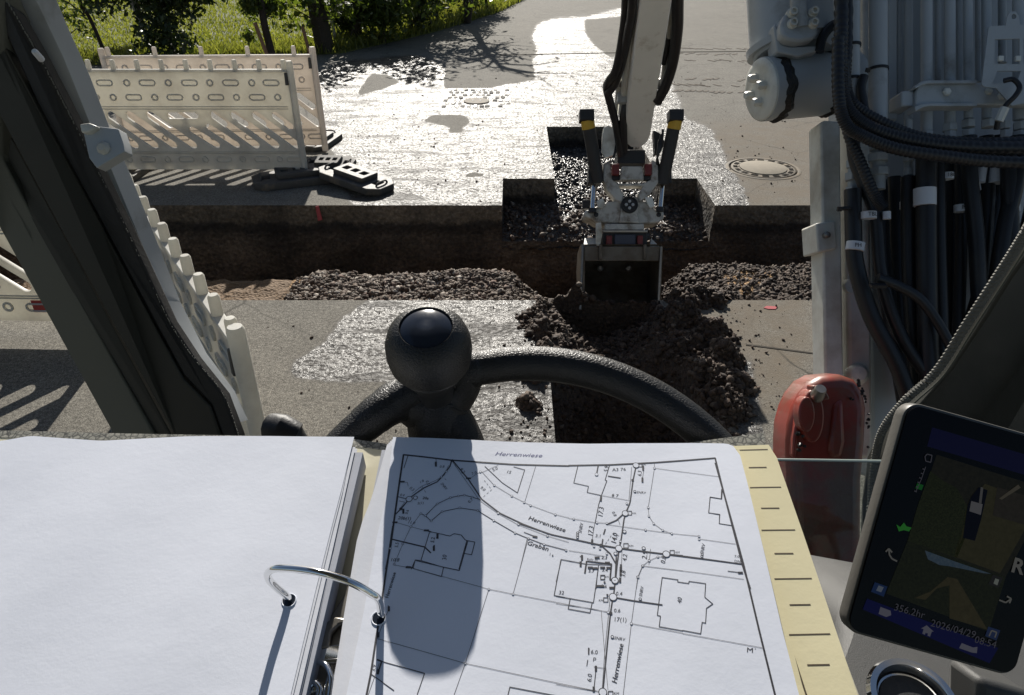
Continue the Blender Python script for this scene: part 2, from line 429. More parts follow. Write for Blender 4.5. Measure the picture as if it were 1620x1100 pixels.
# ---------------------------------------------------------------- loose stones
ICO_V = []; ph = (1 + 5 ** .5) / 2
for a, b in ((1, ph), (-1, ph), (1, -ph), (-1, -ph)): ICO_V += [(0, a, b), (a, b, 0), (b, 0, a)]
ICO_V = np.array(ICO_V, float); ICO_V /= np.linalg.norm(ICO_V[0])
bmx = bmesh.new(); bmesh.ops.create_icosphere(bmx, subdivisions=1, radius=1)
ICO_V = np.array([v.co[:] for v in bmx.verts]); ICO_F = np.array([[v.index for v in f.verts] for f in bmx.faces]); bmx.free()
def rocks(name, pts, sizes, tones, mat, label, cat, flat=.75):
    n = len(pts); k = len(ICO_V)
    V = np.repeat(ICO_V[None], n, 0) * (1 + rng.uniform(-.45, .45, (n, k, 1)))
    V *= np.stack([rng.uniform(.7, 1.3, n), rng.uniform(.7, 1.3, n), rng.uniform(.5, 1.0, n) * flat / .75], -1)[:, None, :]
    A = rng.normal(size=(n, 4)); A /= np.linalg.norm(A, axis=1)[:, None]; w_, x, y, z = A.T
    Rm = np.stack([1 - 2 * (y * y + z * z), 2 * (x * y - z * w_), 2 * (x * z + y * w_), 2 * (x * y + z * w_), 1 - 2 * (x * x + z * z), 2 * (y * z - x * w_), 2 * (x * z - y * w_), 2 * (y * z + x * w_), 1 - 2 * (x * x + y * y)], -1).reshape(n, 3, 3)
    V = np.einsum('nij,nkj->nki', Rm, V) * np.asarray(sizes)[:, None, None] + np.asarray(pts)[:, None, :]
    Fq = (ICO_F[None] + (np.arange(n) * k)[:, None, None]).reshape(-1, 3)
    me = np_mesh(name, V.reshape(-1, 3), Fq, {'tone': np.repeat(tones, k)})
    o = link(name, me, mat, smooth=False); tag(o, label, cat, kind='stuff'); return o
def sampler(X, Y, Z):
    x0, y0, dx, dy = X[0, 0], Y[0, 0], X[0, 1] - X[0, 0], Y[1, 0] - Y[0, 0]
    def f(x, y):
        i = np.clip((y - y0) / dy, 0, X.shape[0] - 1.001); j = np.clip((x - x0) / dx, 0, X.shape[1] - 1.001)
        i0 = i.astype(int); j0 = j.astype(int); a = i - i0; b = j - j0
        return Z[i0, j0] * (1 - a) * (1 - b) + Z[i0 + 1, j0] * a * (1 - b) + Z[i0, j0 + 1] * (1 - a) * b + Z[i0 + 1, j0 + 1] * a * b
    return f
f1, f2, f3 = sampler(X1, Y1, Z1), sampler(X2, Y2, Z2), sampler(X3, Y3, ZH)
def szs(n, a, b): return a + (b - a) * rng.random(n) ** 4.5
n = 20000; x = rng.uniform(-1.55, .2, n); y = rng.uniform(4.19, 5.25, n)
rocks('gravel', np.stack([x, y, f1(x, y)], -1), szs(n, .005, .026), np.clip(rng.normal(.60, .30, n), 0, 1), M['rock'], 'grey broken gravel piled along the near lip of the trench', 'gravel')
n = 26000; x = rng.uniform(.9, 5.0, n); y = rng.uniform(4.19, 5.2, n)
rocks('excavated_soil', np.stack([x, y, f1(x, y)], -1), szs(n, .003, .022), np.clip(rng.normal(.27, .22, n), 0, 1), M['rock'], 'brown crumbly soil along the trench right of the bucket', 'soil')
n = 14000; x = rng.uniform(-.08, 1.73, n); y = rng.uniform(5.95, 8.5, n); ok = (y < 6.65) | ((x > .42) & (x < 1.36)); x, y = x[ok], y[ok]; n = len(x)
M['rockwet'] = None
def rockwet():
    t = NT('wet_stones'); c = t.ramp(t.attr('tone'), [(0.0, (.018, .015, .012)), (.6, (.05, .042, .034)), (1.0, (.10, .085, .07))])
    t.set(col=c, rough=.33); t.bump(t.noise(200, 3), .4, .003); return t.m
M['rockwet'] = rockwet()
wz = y > 6.75 + .25 * np.sin(x * 9)
rocks('rubble', np.stack([x, y, f2(x, y)], -1)[~wz], szs(n, .006, .030)[~wz], np.clip(rng.normal(.42, .24, n), 0, 1)[~wz], M['rock'], 'brown broken rubble on the step of the cut-out nearest the trench', 'rubble')
x, y = x[wz], y[wz]; n = len(x)
rocks('wet_gravel', np.stack([x, y, f2(x, y)], -1), szs(n, .008, .030), np.clip(rng.normal(.4, .2, n), 0, 1), M['rockwet'], 'glistening wet dark gravel in the cut-out behind the trench', 'gravel')
n = 60000; x = rng.uniform(-.3, 2.05, n); y = rng.uniform(1.6, TY0 + .02, n); zf = f3(x, y)
ins = (x > .23) & (x < .93); ok = ins | (zf > -.004); ok &= ~(ins & (rng.random(n) < .5)); x, y, zf = x[ok], y[ok], zf[ok]; n = len(x)
ton = np.clip(rng.normal(.22, .20, n) + .12 * np.sin(x * 11) * np.sin(y * 13), 0, 1)
rocks('soil_clods', np.stack([x, y, zf + .002], -1), szs(n, .003, .024), ton, M['rock'], 'heaped dark soil and stones on both banks of the ditch below the bucket', 'soil')
# crumbs strewn over the near asphalt
n = 1300; px = np.concatenate([rng.normal(862, 26, n // 2), rng.normal(1180, 30, n // 4), rng.uniform(420, 1270, n - n // 2 - n // 4)]); pv = np.concatenate([rng.uniform(482, 720, n // 2), rng.uniform(482, 720, n // 4), rng.uniform(480, 720, n - n // 2 - n // 4)])
pp = np.array([G(a, b)[:] for a, b in zip(px, pv)]); ok = ((pp[:, 0] < .19) | (pp[:, 0] > .97)) & (pp[:, 1] < TY0 - .02); pp = pp[ok]; n = len(pp)
s_ = szs(n, .0015, .011); pp[:, 2] = s_ * .4
rocks('soil_crumbs', pp, s_, np.clip(rng.normal(.3, .2, n), 0, 1), M['rock'], 'small dark crumbs scattered over the near strip of road', 'crumbs')
n = 900; pp = np.array([G(a, b)[:] for a, b in zip(rng.uniform(560, 1260, n), rng.uniform(90, 322, n))])
ok = np.ones(n, bool)
for (a, b, c, d) in VOIDS: ok &= ~((pp[:, 0] > a) & (pp[:, 0] < b) & (pp[:, 1] > c) & (pp[:, 1] < d))
pp = pp[ok]; n = len(pp); s_ = szs(n, .003, .012); pp[:, 2] = s_ * .4
rocks('road_grit', pp, s_, np.clip(rng.normal(.3, .2, n), 0, 1), M['rock'], 'fine grit scattered over the road beyond the trench', 'grit')

# ---------------------------------------------------------------- curve outlines with real holes
def ell(cx0, cy0, rx, ry=None, n=16, a0=0):
    ry = ry or rx; return [(cx0 + rx * math.cos(a0 + 2 * math.pi * k / n), cy0 + ry * math.sin(a0 + 2 * math.pi * k / n)) for k in range(n)]
def stadium(x0, y0, x1, y1, r, n=6):
    a = math.atan2(y1 - y0, x1 - x0); out = []
    for k in range(n + 1):
        t = a + math.pi / 2 + math.pi * k / n; out.append((x0 + r * math.cos(t), y0 + r * math.sin(t)))
    for k in range(n + 1):
        t = a - math.pi / 2 + math.pi * k / n; out.append((x1 + r * math.cos(t), y1 + r * math.sin(t)))
    return out
def rrect(x0, y0, x1, y1, r, n=4):
    out = []
    for (cx0, cy0, a0) in ((x1 - r, y1 - r, 0), (x0 + r, y1 - r, 90), (x0 + r, y0 + r, 180), (x1 - r, y0 + r, 270)):
        for k in range(n + 1):
            t = R(a0 + 90 * k / n); out.append((cx0 + r * math.cos(t), cy0 + r * math.sin(t)))
    return out
def plate_mesh(loops, th, bevel=0.0):
    """flat plate in local XY with holes, thickness th, centred on z=0"""
    cu = bpy.data.curves.new('outline', 'CURVE'); cu.dimensions = '2D'; cu.fill_mode = 'BOTH'
    cu.extrude = max(1e-4, th / 2 - bevel); cu.bevel_depth = bevel; cu.bevel_resolution = 1
    if bevel: cu.offset = -bevel
    for lp in loops:
        s = cu.splines.new('POLY'); s.points.add(len(lp) - 1); s.use_cyclic_u = True
        for p_, (x, y) in zip(s.points, lp): p_.co = (x, y, 0, 1)
    o = bpy.data.objects.new('outline', cu); me = bpy.data.meshes.new_from_object(o)
    bpy.data.objects.remove(o); bpy.data.curves.remove(cu); return me
def plate(mb, loops, th, origin, ax, bevel=0.0):
    me = plate_mesh(loops, th, bevel); X, Y, Z = ax; o = Vector(origin)
    mb.add([o + X * v.co.x + Y * v.co.y + Z * v.co.z for v in me.vertices], [tuple(p.vertices) for p in me.polygons])
    bpy.data.meshes.remove(me); return mb
EX, EY, EZ = Vector((1, 0, 0)), Vector((0, 1, 0)), Vector((0, 0, 1))
FR = (EX, EZ, -EY)         # x along, z up, plate thickness along y

# ---------------------------------------------------------------- materials of things
def plastic(name, c, sun=.35, tint=None, dirt=(.20, .16, .11), da=.35):
    t = NT(name)
    base = t.mix(t.ramp(t.noise(4, 8, .7), [(.42, 0.0), (.75, da)]), c, dirt)
    base = t.mix(t.ramp(t.noise(90, 3, .7), [(.66, 0.0), (.78, .5)]), base, dirt)
    t.set(col=base, rough=.45); t.bump(t.noise(60, 3), .12, .003)
    tr = t.n('ShaderNodeBsdfTranslucent'); t.L(t.mix(1.0, base, tint or c, 'MULTIPLY'), tr.inputs[0])
    mx = t.n('ShaderNodeMixShader'); mx.inputs[0].default_value = sun
    t.L(t.b.outputs[0], mx.inputs[1]); t.L(tr.outputs[0], mx.inputs[2]); t.L(mx.outputs[0], t.t.nodes['Material Output'].inputs[0])
    return t.m
M['white_plastic'] = plastic('barrier_plastic', (.76, .75, .70), .42, (1, .97, .90))
M['backlit_plastic'] = plastic('barrier_plastic_rear', (.78, .75, .70), .44, (1, .94, .88))  # pinkish tint stands in for sunlight coming through red stripes behind
M['red_foil'] = pbr('red_reflective_foil', (.45, .06, .045), .4, var=.15, dirt=(.2, .15, .1), da=.3)
M['white_foil'] = pbr('white_reflective_foil', (.72, .71, .66), .4, var=.08, dirt=(.3, .25, .18), da=.35)
M['foot'] = pbr('recycled_rubber_foot', (.055, .053, .050), .62, var=.3, vs=12, bump=.5, bs=160, dirt=(.16, .13, .09), da=.42, ds=7)
M['iron'] = pbr('cast_iron', (.15, .13, .10), .8, .0, var=.3, vs=30, bump=.5, bs=150, dirt=(.22, .17, .11), da=.5, ds=9)
M['sett'] = pbr('granite_sett', (.16, .15, .13), .34, var=.4, vs=9, bump=.7, bs=90)
M['sett'].node_tree.links.clear() if False else None
def sett_rough():
    t = NT('granite_sett'); oi = t.n('ShaderNodeObjectInfo').outputs['Random']
    t.set(col=t.mix(oi, (.07, .065, .058), (.17, .16, .14)), rough=t.ramp(oi, [(.45, .85), (.6, .34)]), spec=.4); t.bump(t.noise(60, 4), .6, .006); return t.m
M['sett'] = sett_rough()
M['rust'] = pbr('rusty_stake', (.30, .16, .09), .8, var=.4)
M['galv'] = pbr('galvanised_pole', (.38, .37, .35), .5, .4, var=.2)
M['bark'] = pbr('dark_bark', (.045, .034, .024), .9, var=.4, vs=15, bump=.9, bs=50, bd=.02)
M['paint_red'] = pbr('spray_paint', (.38, .07, .075), .8, var=.3, vs=40)
def leaf_mat(name, c1, c2, tl=.45):
    t = NT(name); a = t.attr('tone'); c = t.ramp(a, [(0.0, c1), (1.0, c2)])
    t.set(col=c, rough=.45); tr = t.n('ShaderNodeBsdfTranslucent'); t.L(t.mix(1.0, c, (1.6, 1.7, .7), 'MULTIPLY'), tr.inputs[0])
    mx = t.n('ShaderNodeMixShader'); mx.inputs[0].default_value = tl
    t.L(t.b.outputs[0], mx.inputs[1]); t.L(tr.outputs[0], mx.inputs[2]); t.L(mx.outputs[0], t.t.nodes['Material Output'].inputs[0]); return t.m
M['leaf_dark'] = leaf_mat('dark_leaves', (.012, .022, .008), (.055, .080, .022), .25)
M['leaf_mid'] = leaf_mat('green_leaves', (.035, .055, .012), (.13, .16, .035), .5)
M['grass'] = leaf_mat('grass_blades', (.07, .085, .020), (.24, .235, .075), .5)
M['lawn'] = pbr('lawn_soil', (.10, .115, .035), .9, var=.4, vs=3, bump=.8, bs=40, bd=.03)

# ---------------------------------------------------------------- lawn beyond the road
LB = [(-60, 11.6), (-12, 11.9), (-7, 12.4), (-3.0, 13.6), (-1.6, 16.2), (-.35, 19.6), (.6, 24), (1.2, 34), (-60, 60)]
mb = MB(); pts = [Vector((x, y, .05)) for x, y in LB]; mb.add(pts, [tuple(range(len(pts)))])
kerbv = [Vector((x, y, -.02)) for x, y in LB]; n0 = len(LB)
mb.add(pts + kerbv, [(i, i + 1, i + 1 + n0, i + n0) for i in range(n0 - 2)])
o = mb.build('lawn', M['lawn'], smooth=False); tag(o, kind='structure')
lbx = [p[0] for p in LB]; lby = [p[1] for p in LB]
def in_lawn(x, y): return pip(np.asarray(x), np.asarray(y), LB)
def blades(name, x, y, h, mat, label, cat, lean=.5, wd=.008, z0=.05):
    n = len(x); a = rng.uniform(0, 2 * math.pi, n); b = rng.uniform(0, 2 * math.pi, n); wv = np.stack([np.cos(a), np.sin(a), 0 * a], -1) * (wd * (1 + h * 2))[:, None]
    tip = np.stack([np.cos(b) * lean * h, np.sin(b) * lean * h, h], -1); base = np.stack([x, y, np.full(n, z0)], -1)
    mid = base + tip * np.array([.35, .35, .6])
    V = np.stack([base - wv, base + wv, mid + wv * .7, mid - wv * .7, base + tip], 1).reshape(-1, 3)
    k = np.arange(n)[:, None] * 5
    F3 = np.concatenate([k + np.array([[0, 1, 2]]), k + np.array([[0, 2, 3]]), k + np.array([[3, 2, 4]])])
    tone = np.repeat(np.clip(rng.normal(.5, .25, n), 0, 1), 5)
    o = link(name, np_mesh(name, V, F3, {'tone': tone}), mat, smooth=False); tag(o, label, cat, kind='stuff'); return o
n = 70000; x = rng.uniform(-14, 1, n); y = 11.8 + 14 * rng.random(n) ** 1.5; ok = in_lawn(x, y); x, y = x[ok], y[ok]
blades('lawn_grass', x, y, rng.uniform(.02, .075, len(x)), M['grass'], 'short sunlit grass of the garden beyond the white barriers', 'grass', wd=.012)
# taller growth along the verge
t_ = rng.random(15000) * 4; seg = [LB[i] for i in range(2, 7)]
i0 = t_.astype(int); fr = t_ - i0; sx = np.array([s[0] for s in seg]); sy = np.array([s[1] for s in seg])
x = sx[i0] * (1 - fr) + sx[i0 + 1] * fr; y = sy[i0] * (1 - fr) + sy[i0 + 1] * fr; k = rng.random(len(x)) ** 1.4 * 1.6
x = x - k * .8 + rng.normal(0, .06, len(x)); y = y + k * .35 + rng.normal(0, .1, len(x))
blades('verge_grass', x, y, rng.uniform(.05, .20, len(x)) * (.5 + .8 * rng.random(len(x))), M['grass'], 'long uncut grass along the edge of the road', 'grass', .6, .010, .03)

def leaf_cloud(C, Rr, n, size, squash=1.0):
    """leaf quads spread unevenly through ellipsoidal clumps; C list of (centre, radius)"""
    cs = np.array([c for c, r in C]); rs = np.array([r for c, r in C]); wgt = rs ** 2; wgt /= wgt.sum()
    i = rng.choice(len(C), n, p=wgt); d = rng.normal(size=(n, 3)); d /= np.linalg.norm(d, axis=1)[:, None]
    p_ = cs[i] + d * (rs[i] * rng.random(n) ** .45)[:, None] * np.array([1, 1, squash])
    a = rng.normal(size=(n, 3)); a /= np.linalg.norm(a, axis=1)[:, None]; b = np.cross(a, rng.normal(size=(n, 3))); b /= np.linalg.norm(b, axis=1)[:, None]
    s = (size * rng.uniform(.5, 1.4, n))[:, None]
    V = np.stack([p_ - a * s, p_ - b * s * .45, p_ + a * s, p_ + b * s * .45], 1).reshape(-1, 3)
    Fq = np.arange(n)[:, None] * 4 + np.arange(4)[None]
    tone = np.repeat(np.clip(rng.normal(.45, .25, n), 0, 1), 4)
    return V, Fq, tone
def crown(name, C, n, size, mat, parent, squash=1.0, kind=None):
    V, Fq, tone = leaf_cloud(C, 0, n, size, squash); off = np.array(WL[parent.name][:])
    me = np_mesh(name, V - off, Fq, {'tone': tone}); return link(name, me, mat, parent, smooth=False, kind=kind)
def limbs(mb, base, top, r, nb, spread, up=.5, depth=2, rr=None):
    rr = rr or random.Random(3)
    base = Vector(base); top = Vector(top); d = top - base
    mids = [base + d * t + Vector((rr.uniform(-1, 1), rr.uniform(-1, 1), 0)) * d.length * .03 for t in (.33, .66)]
    mb.tube([base] + mids + [top], [r, r * .85, r * .7, r * .45], 8, smooth=3); tips = [top]
    for i in range(nb):
        t = rr.uniform(.35, 1); p_ = base + d * t; a = rr.uniform(0, 6.28)
        e = p_ + Vector((math.cos(a) * spread, math.sin(a) * spread, spread * up * rr.uniform(.4, 1.5))) * rr.uniform(.5, 1)
        mb.tube([p_, (p_ + e) / 2 + Vector((0, 0, spread * .12)), e], [r * .4, r * .28, r * .1], 5, smooth=2); tips.append(e)
        if depth > 1:
            for k in range(3):
                a2 = rr.uniform(0, 6.28); f = e + Vector((math.cos(a2), math.sin(a2), rr.uniform(-.2, .8))) * spread * .4
                mb.tube([(p_ + e) / 2 * (k / 3) + e * (1 - k / 3), f], [r * .14, r * .05], 4); tips.append(f)
    return tips
def tree(name, base, top, r, label, cat, nb, spread, leafn, leafs, mat, clump=.4, group=None, up=.5, seed=1, low=0, sq=1.0):
    root = empty(name, base, label, cat, group); mb = MB(); rr = random.Random(seed)
    tips = limbs(mb, base, top, r, nb, spread, up, 2, rr); mb.build('trunk', M['bark'], root)
    C = [(t[:], clump * rr.uniform(.6, 1.3)) for t in tips]
    for k in range(low): C.append(((base[0] + rr.uniform(-.35, .35), base[1] + rr.uniform(-.3, .3), rr.uniform(.1, 1.0)), clump * .8))
    if leafn: crown('crown', C, leafn, leafs, mat, root, sq)
    return root
# positions from the photograph
def at(u, v): p = G(u, v, .05); return (p.x, p.y, .03)
b0 = at(268, 100)
tree('evergreen_shrub', (b0[0], b0[1] + .3, .03), (b0[0] - .1, b0[1] + .4, 1.5), .05, 'large dark evergreen shrub behind the tall metal pole', 'shrub', 16, .75, 15000, .05, M['leaf_dark'], .42, seed=3, low=14)
b0 = at(200, 82)
tree('evergreen_shrub', (b0[0], b0[1] + .9, .03), (b0[0] - .2, b0[1] + 1.2, 1.7), .05, 'dark shrub mass just left of the tall metal pole', 'shrub', 6, .35, 2200, .05, M['leaf_dark'], .24, seed=13, low=0)
b0 = at(120, 88)
tree('low_shrub', (b0[0], b0[1], .03), (b0[0] - .1, b0[1], .75), .025, 'low sparse shrub at the far left next to the cab pillar', 'shrub', 8, .38, 420, .045, M['leaf_dark'], .18, seed=5)
b0 = at(168, 90)
tree('young_tree', b0, (b0[0] - .35, b0[1] - .2, 1.9), .035, 'thin dark leaning sapling standing in front of the sunny lawn', 'tree', 8, .5, 260, .05, M['leaf_dark'], .25, seed=6, up=.8)
b0 = at(432, 92)
tree('leafy_tree', b0, (b0[0] - .05, b0[1] - .1, 1.7), .07, 'ivy covered slim trunk between the two rusty stakes', 'tree', 9, .22, 2600, .04, M['leaf_mid'], .15, seed=7, low=6)
b0 = at(515, 80)
tree('thick_tree', b0, (b0[0] - .12, b0[1] - .15, 2.4), .17, 'thick dark tree trunk beside the slanting pale pole', 'tree', 3, .9, 0, .05, M['leaf_mid'], .3, seed=8)
# hedge and trees on the verge, whose crowns above the picture shade the road
vs_ = [(568, 62), (606, 70), (648, 52), (690, 40), (735, 26), (770, 16)]
for i, (u, v) in enumerate(vs_):
    b0 = at(u, v)
    tree('verge_bush', (b0[0], b0[1] + .3, .03), (b0[0] - .1, b0[1] + .3, (.55, .65, .9, 1.2, 1.3, 1.3)[i]), .04, ['first verge bush right of the thick tree trunk', 'second verge bush, beside the slanting pole side of the hedge', 'third verge bush along the hedge by the road', 'fourth verge bush along the hedge by the road', 'fifth verge bush, near the end of the hedge', 'last verge bush, farthest up the road edge'][i], 'bush', 8, .38, 2600, .05, M['leaf_dark' if i % 2 == 0 else 'leaf_mid'], .32, 'bushes in the hedge along the road', seed=20 + i, low=8)
for i, (x, y, h, nb, ln) in enumerate([(-2.0, 16.2, 1.6, 10, 2600), (-3.0, 14.8, .9, 7, 1800), (-1.0, 17.6, 2.9, 26, 120)]):
    tree('road_tree', (x, y, .03), (x + .4, y - .3, h), .09, ['bare branched tree standing in the middle of the hedge', 'leafy tree at the left end of the roadside hedge', 'twiggy tree at the far end of the roadside hedge'][i], 'tree', nb, 1.25, ln, .07, M['leaf_mid'], .45, seed=40 + i, up=.25)
xs_ = [(-20, 40), (-26, 44), (-33, 48), (-9, 42), (-3, 48), (6, 52)]
for i, (x, y) in enumerate(xs_):
    tree('garden_tree', (x, y, .03), (x, y, 4.5), .16, ['garden tree at the back left edge of the lawn', 'large tree far out on the left of the lawn', 'leftmost big tree at the end of the garden', 'tree at the back of the lawn behind the shrubs', 'tree far up the road on the left verge', 'tree at the distant end of the road'][i], 'tree', 9, 1.6, 4500, .12, M['leaf_mid'], .9, 'trees around the garden', seed=60 + i)
# poles and stakes
def pole(name, u0, v0, top, r, mat, label, cat, lean=(0, 0)):
    b = G(u0, v0, 0); root = tag(MB().tube([b, b + Vector((lean[0], lean[1], top))], r, 10).build(name, mat), label, cat); return root
pole('fence_pole', 247, 97, 3.0, .032, M['galv'], 'tall thin galvanised pole in front of the dark evergreen shrub', 'pole', (-.50, -.1))
pole('fence_pole', 533, 72, 3.0, .03, M['galv'], 'pale slanting pole right of the thick tree trunk', 'pole', (-.28, -.1))
pole('rusty_stake', 427, 100, .62, .03, M['rust'], 'rusty stake behind the barrier, left of the ivy trunk', 'stake', (-.12, -.05))
pole('rusty_stake', 492, 92, .50, .028, M['rust'], 'rusty stake behind the barrier end, beneath the thick tree', 'stake', (-.06, -.05))

# ---------------------------------------------------------------- site barriers
def barrier(mat, label, group, red=False, studs=10, studgap=.21, front_foil=False):
    W, Hh = 2.0, .86; root = empty('site_barrier', (0, 0, 0), label, 'barrier', group)
    loops = [rrect(0, 0, W, .88 - .02, .02)]
    for x0 in (.14, .32, .49, .67, 1.24, 1.42, 1.61):
        loops.append(stadium(max(x0, .05) + .03, .49 if x0 > 0 else .42, x0 + .35, .225, .036))
    loops.append(stadium(1.81, .49, 1.93, .39, .031))
    loops += [stadium(.88, .487, 1.10, .487, .028), stadium(1.045, .36, 1.235, .225, .031), stadium(1.20, .385, 1.415, .225, .031) ]
    mb = MB(); plate(mb, loops, .028, (0, 0, 0), FR, .003)
    mb.build('panel', mat, root)
    shared = {}
    def emboss(key, loops_, x, z, y):
        if key not in shared:
            e_ = MB(); plate(e_, loops_, .012, (0, 0, 0), FR, .002); o = e_.build('embossed_mark', mat, root, smooth=False); shared[key] = o.data
        else:
            o = bpy.data.objects.new('embossed_mark', shared[key]); COL.objects.link(o); o.parent = root; WL[o.name] = WL[root.name]
        o.location = (x, y, z)
    def bar(x, z, y): emboss('bar', [stadium(-.045, 0, .045, 0, .028), stadium(-.045, 0, .045, 0, .017)], x, z, y)
    def dot(x, z, y): emboss('dot', [ell(0, 0, .031, n=14), ell(0, 0, .018, n=14)], x, z, y)
    X = lambda zx: (zx - 350) * .0019
    for z, bs, ds in ((.767, (375, 548, 743, 937, 1125, 1310), (450, 650, 840, 1030, 1222)), (.645, (470, 665, 855, 1045, 1235), (570, 762, 953, 1140, 1330, 385)), (.093, (465, 655, 840, 1022, 1205, 1360), (565, 748, 930, 1112, 1290, 385))):
        for b in bs: bar(X(b), z, -.018)
        for d in ds: dot(X(d), z, -.018)
    rb = MB()
    for z in (.565, .545, .165, .150): rb.box((W / 2, -.017, z), (W - .12, .010, .006))
    rb.build('moulded_rib', mat, root, smooth=False)
    tp = MB(); tp.box((W / 2, 0, Hh + .006), (W, .045, .022)); tp.build('top_rail', mat, root, bevel=.004)
    stu = None
    for k in range(studs):
        x = .06 + studgap * k
        if x > W - .03: break
        m2 = MB(); m2.tube([(x, 0, Hh), (x, 0, Hh + .085), (x, 0, Hh + .095)], [.022, .021, .016], 12); m2.build('stud', mat, root)
    for x in (.0, W):
        m2 = MB(); m2.tube([(x, 0, -.06), (x, 0, Hh + .07), (x, 0, Hh + .085)], [.031, .031, .024], 14); m2.build('end_post', mat, root)
    cl = MB(); cl.box((W - .035, -.02, Hh - .06), (.03, .03, .10), taper=.8); cl.build('hook', M['foot'], root, bevel=.004)
    if red:
        y = .019 if not front_foil else -.019
        for k in range(6):
            x0 = .10 + k * .31
            m2 = MB(); plate(m2, [[(x0, .60), (x0 + .155, .60), (x0 + .255, .84), (x0 + .10, .84)]], .004, (0, y, 0), FR); m2.build('red_stripe', M['red_foil'], root, smooth=False)
    return root
def children(o): return [c for c in COL.objects if c.parent == o]
def copy_thing(o, label=None):
    c = o.copy(); COL.objects.link(c); WL[c.name] = WL[o.name]
    if label: c['label'] = label
    for ch in children(o):
        d = ch.copy(); d.parent = c; COL.objects.link(d); WL[d.name] = WL[ch.name]
        for g in children(ch):
            e = g.copy(); e.parent = d; COL.objects.link(e)
    return c
GB = 'white site barriers around the excavation'
B1 = barrier(M['white_plastic'], 'front white barrier with slanting slots, facing the trench', GB)
B1.location = (-3.92, 6.62, .10)
B2 = barrier(M['backlit_plastic'], 'pinkish backlit barrier standing right behind the front white one', GB, studs=5, studgap=.44)
B2.location = (-3.93, 7.42, .08); B2.rotation_euler = (0, 0, R(2.5))
B3 = barrier(M['white_plastic'], 'barrier seen end-on beside the cab pillar, with a row of studs on top', GB, red=True)
a_, b_ = Vector((-.93, 2.10, 0)), Vector((-1.99, 3.66, 0)); d_ = a_ - b_
B3.rotation_euler = (R(0), R(0), math.atan2(d_.y, d_.x)); B3.location = (b_.x, b_.y, .05); B3.scale = (.97, 1, 1)
B4 = barrier(M['white_plastic'], 'barrier at the far left casting a slotted shadow, red block on its lower band', GB)
for k in range(4):
    MB().box((.22 + k * .5, -.017, .10), (.25, .006, .075)).build('red_stripe', M['red_foil'], B4, smooth=False)
B4.location = (-4.35, 3.78, .10); B4.rotation_euler = (0, 0, R(-2))

# rubber feet
def foot(label, name='barrier_foot', holes=True):
    root = empty(name, (0, 0, 0), label, 'barrier foot', 'rubber feet of the barriers')
    L, Wd, T = .80, .38, .07
    outl = [(-L / 2 + .1, -Wd / 2), (L / 2 - .1, -Wd / 2), (L / 2, -Wd / 2 + .09), (L / 2, Wd / 2 - .09), (L / 2 - .1, Wd / 2), (-L / 2 + .1, Wd / 2), (-L / 2, Wd / 2 - .09), (-L / 2, -Wd / 2 + .09)]
    mb = MB(); plate(mb, [outl] + [rrect(x - .04, -.05, x + .04, .05, .01) for x in (-.28, .28)], T, (0, 0, T / 2), (EX, EY, EZ), .008); mb.build('base', M['foot'], root)
    mb = MB(); plate(mb, [rrect(-.19, -.12, .19, .12, .02)] + [rrect(x - .035, -.04, x + .035, .04, .008) for x in (-.11, 0, .11)], .05, (0, 0, T + .025), (EX, EY, EZ), .006); mb.build('socket_block', M['foot'], root)
    for x in (-.33, .33): MB().tube([(x, -.08, T), (x, -.05, T + .025), (x, .05, T + .025), (x, .08, T)], .010, 8, smooth=3).build('carry_handle', M['foot'], root)
    return root
def place(o, u, v, z, rot, sc=1): p = G(u, v, z); o.location = (p.x, p.y, z); o.rotation_euler = tuple(R(a) for a in rot); o.scale = (sc,) * 3
F1 = foot('long dark rubber foot lying flat under the end of the front barrier'); place(F1, 472, 287, .0, (0, 0, 22))
F2 = copy_thing(F1, 'tilted rubber foot with sunlit holes, its end on the wet road'); place(F2, 563, 288, .04, (0, 6, -32), .92)
F3 = copy_thing(F1, 'rubber foot stacked on top, closest to the barrier end'); place(F3, 522, 263, .10, (12, -3, -12), .62)
F4 = copy_thing(F1, 'small foot end sticking out behind the pinkish barrier'); place(F4, 508, 228, .0, (0, 0, 80), .8)
F5 = copy_thing(F1, 'foot under the left end of the front barrier'); place(F5, 198, 281, .0, (0, 0, 90), .8)

# ---------------------------------------------------------------- manhole, setts, marks on the road
M['slot'] = pbr('dark_slot', (.02, .018, .015), .95); M['slot'].node_tree.nodes['Principled BSDF'].inputs['Specular IOR Level'].default_value = .05
c = G(1207, 267); root = empty('manhole_cover', (c.x, c.y, 0), 'round concrete filled manhole cover in the dry road beside the boom', 'manhole cover')
mb = MB(); mb.lathe(c + Vector((0, 0, -.03)), EZ, [(.355, 0), (.355, .032), (.345, .036), (.325, .036), (.320, .030), (.314, .030), (.312, .036), (.310, .030)], 64); mb.build('frame_ring', M['iron'], root)
mb = MB(); mb.lathe(c + Vector((0, 0, -.03)), EZ, [(.303, 0), (.303, .034), (.298, .037), (.225, .037), (.222, .031)], 64); mb.build('cover_ring', M['iron'], root)
M['conc'] = pbr('worn_concrete', (.25, .215, .16), .85, var=.25, vs=14, bump=.5, bs=180)
MB().lathe(c + Vector((0, 0, -.02)), EZ, [(.221, 0), (.221, .034), (.216, .036)], 48).build('concrete_fill', M['conc'], root)
for k in range(16):
    a = 2 * math.pi * (k + .5) / 16; q_ = c + Vector((math.cos(a) * .262, math.sin(a) * .262, .0062)); T_ = Vector((-math.sin(a), math.cos(a), 0)); Nn = Vector((math.cos(a), math.sin(a), 0))
    MB().box(q_, (.062, .038, .008), (T_, Nn, EZ)).build('vent_slot', M['slot'], root, smooth=False)
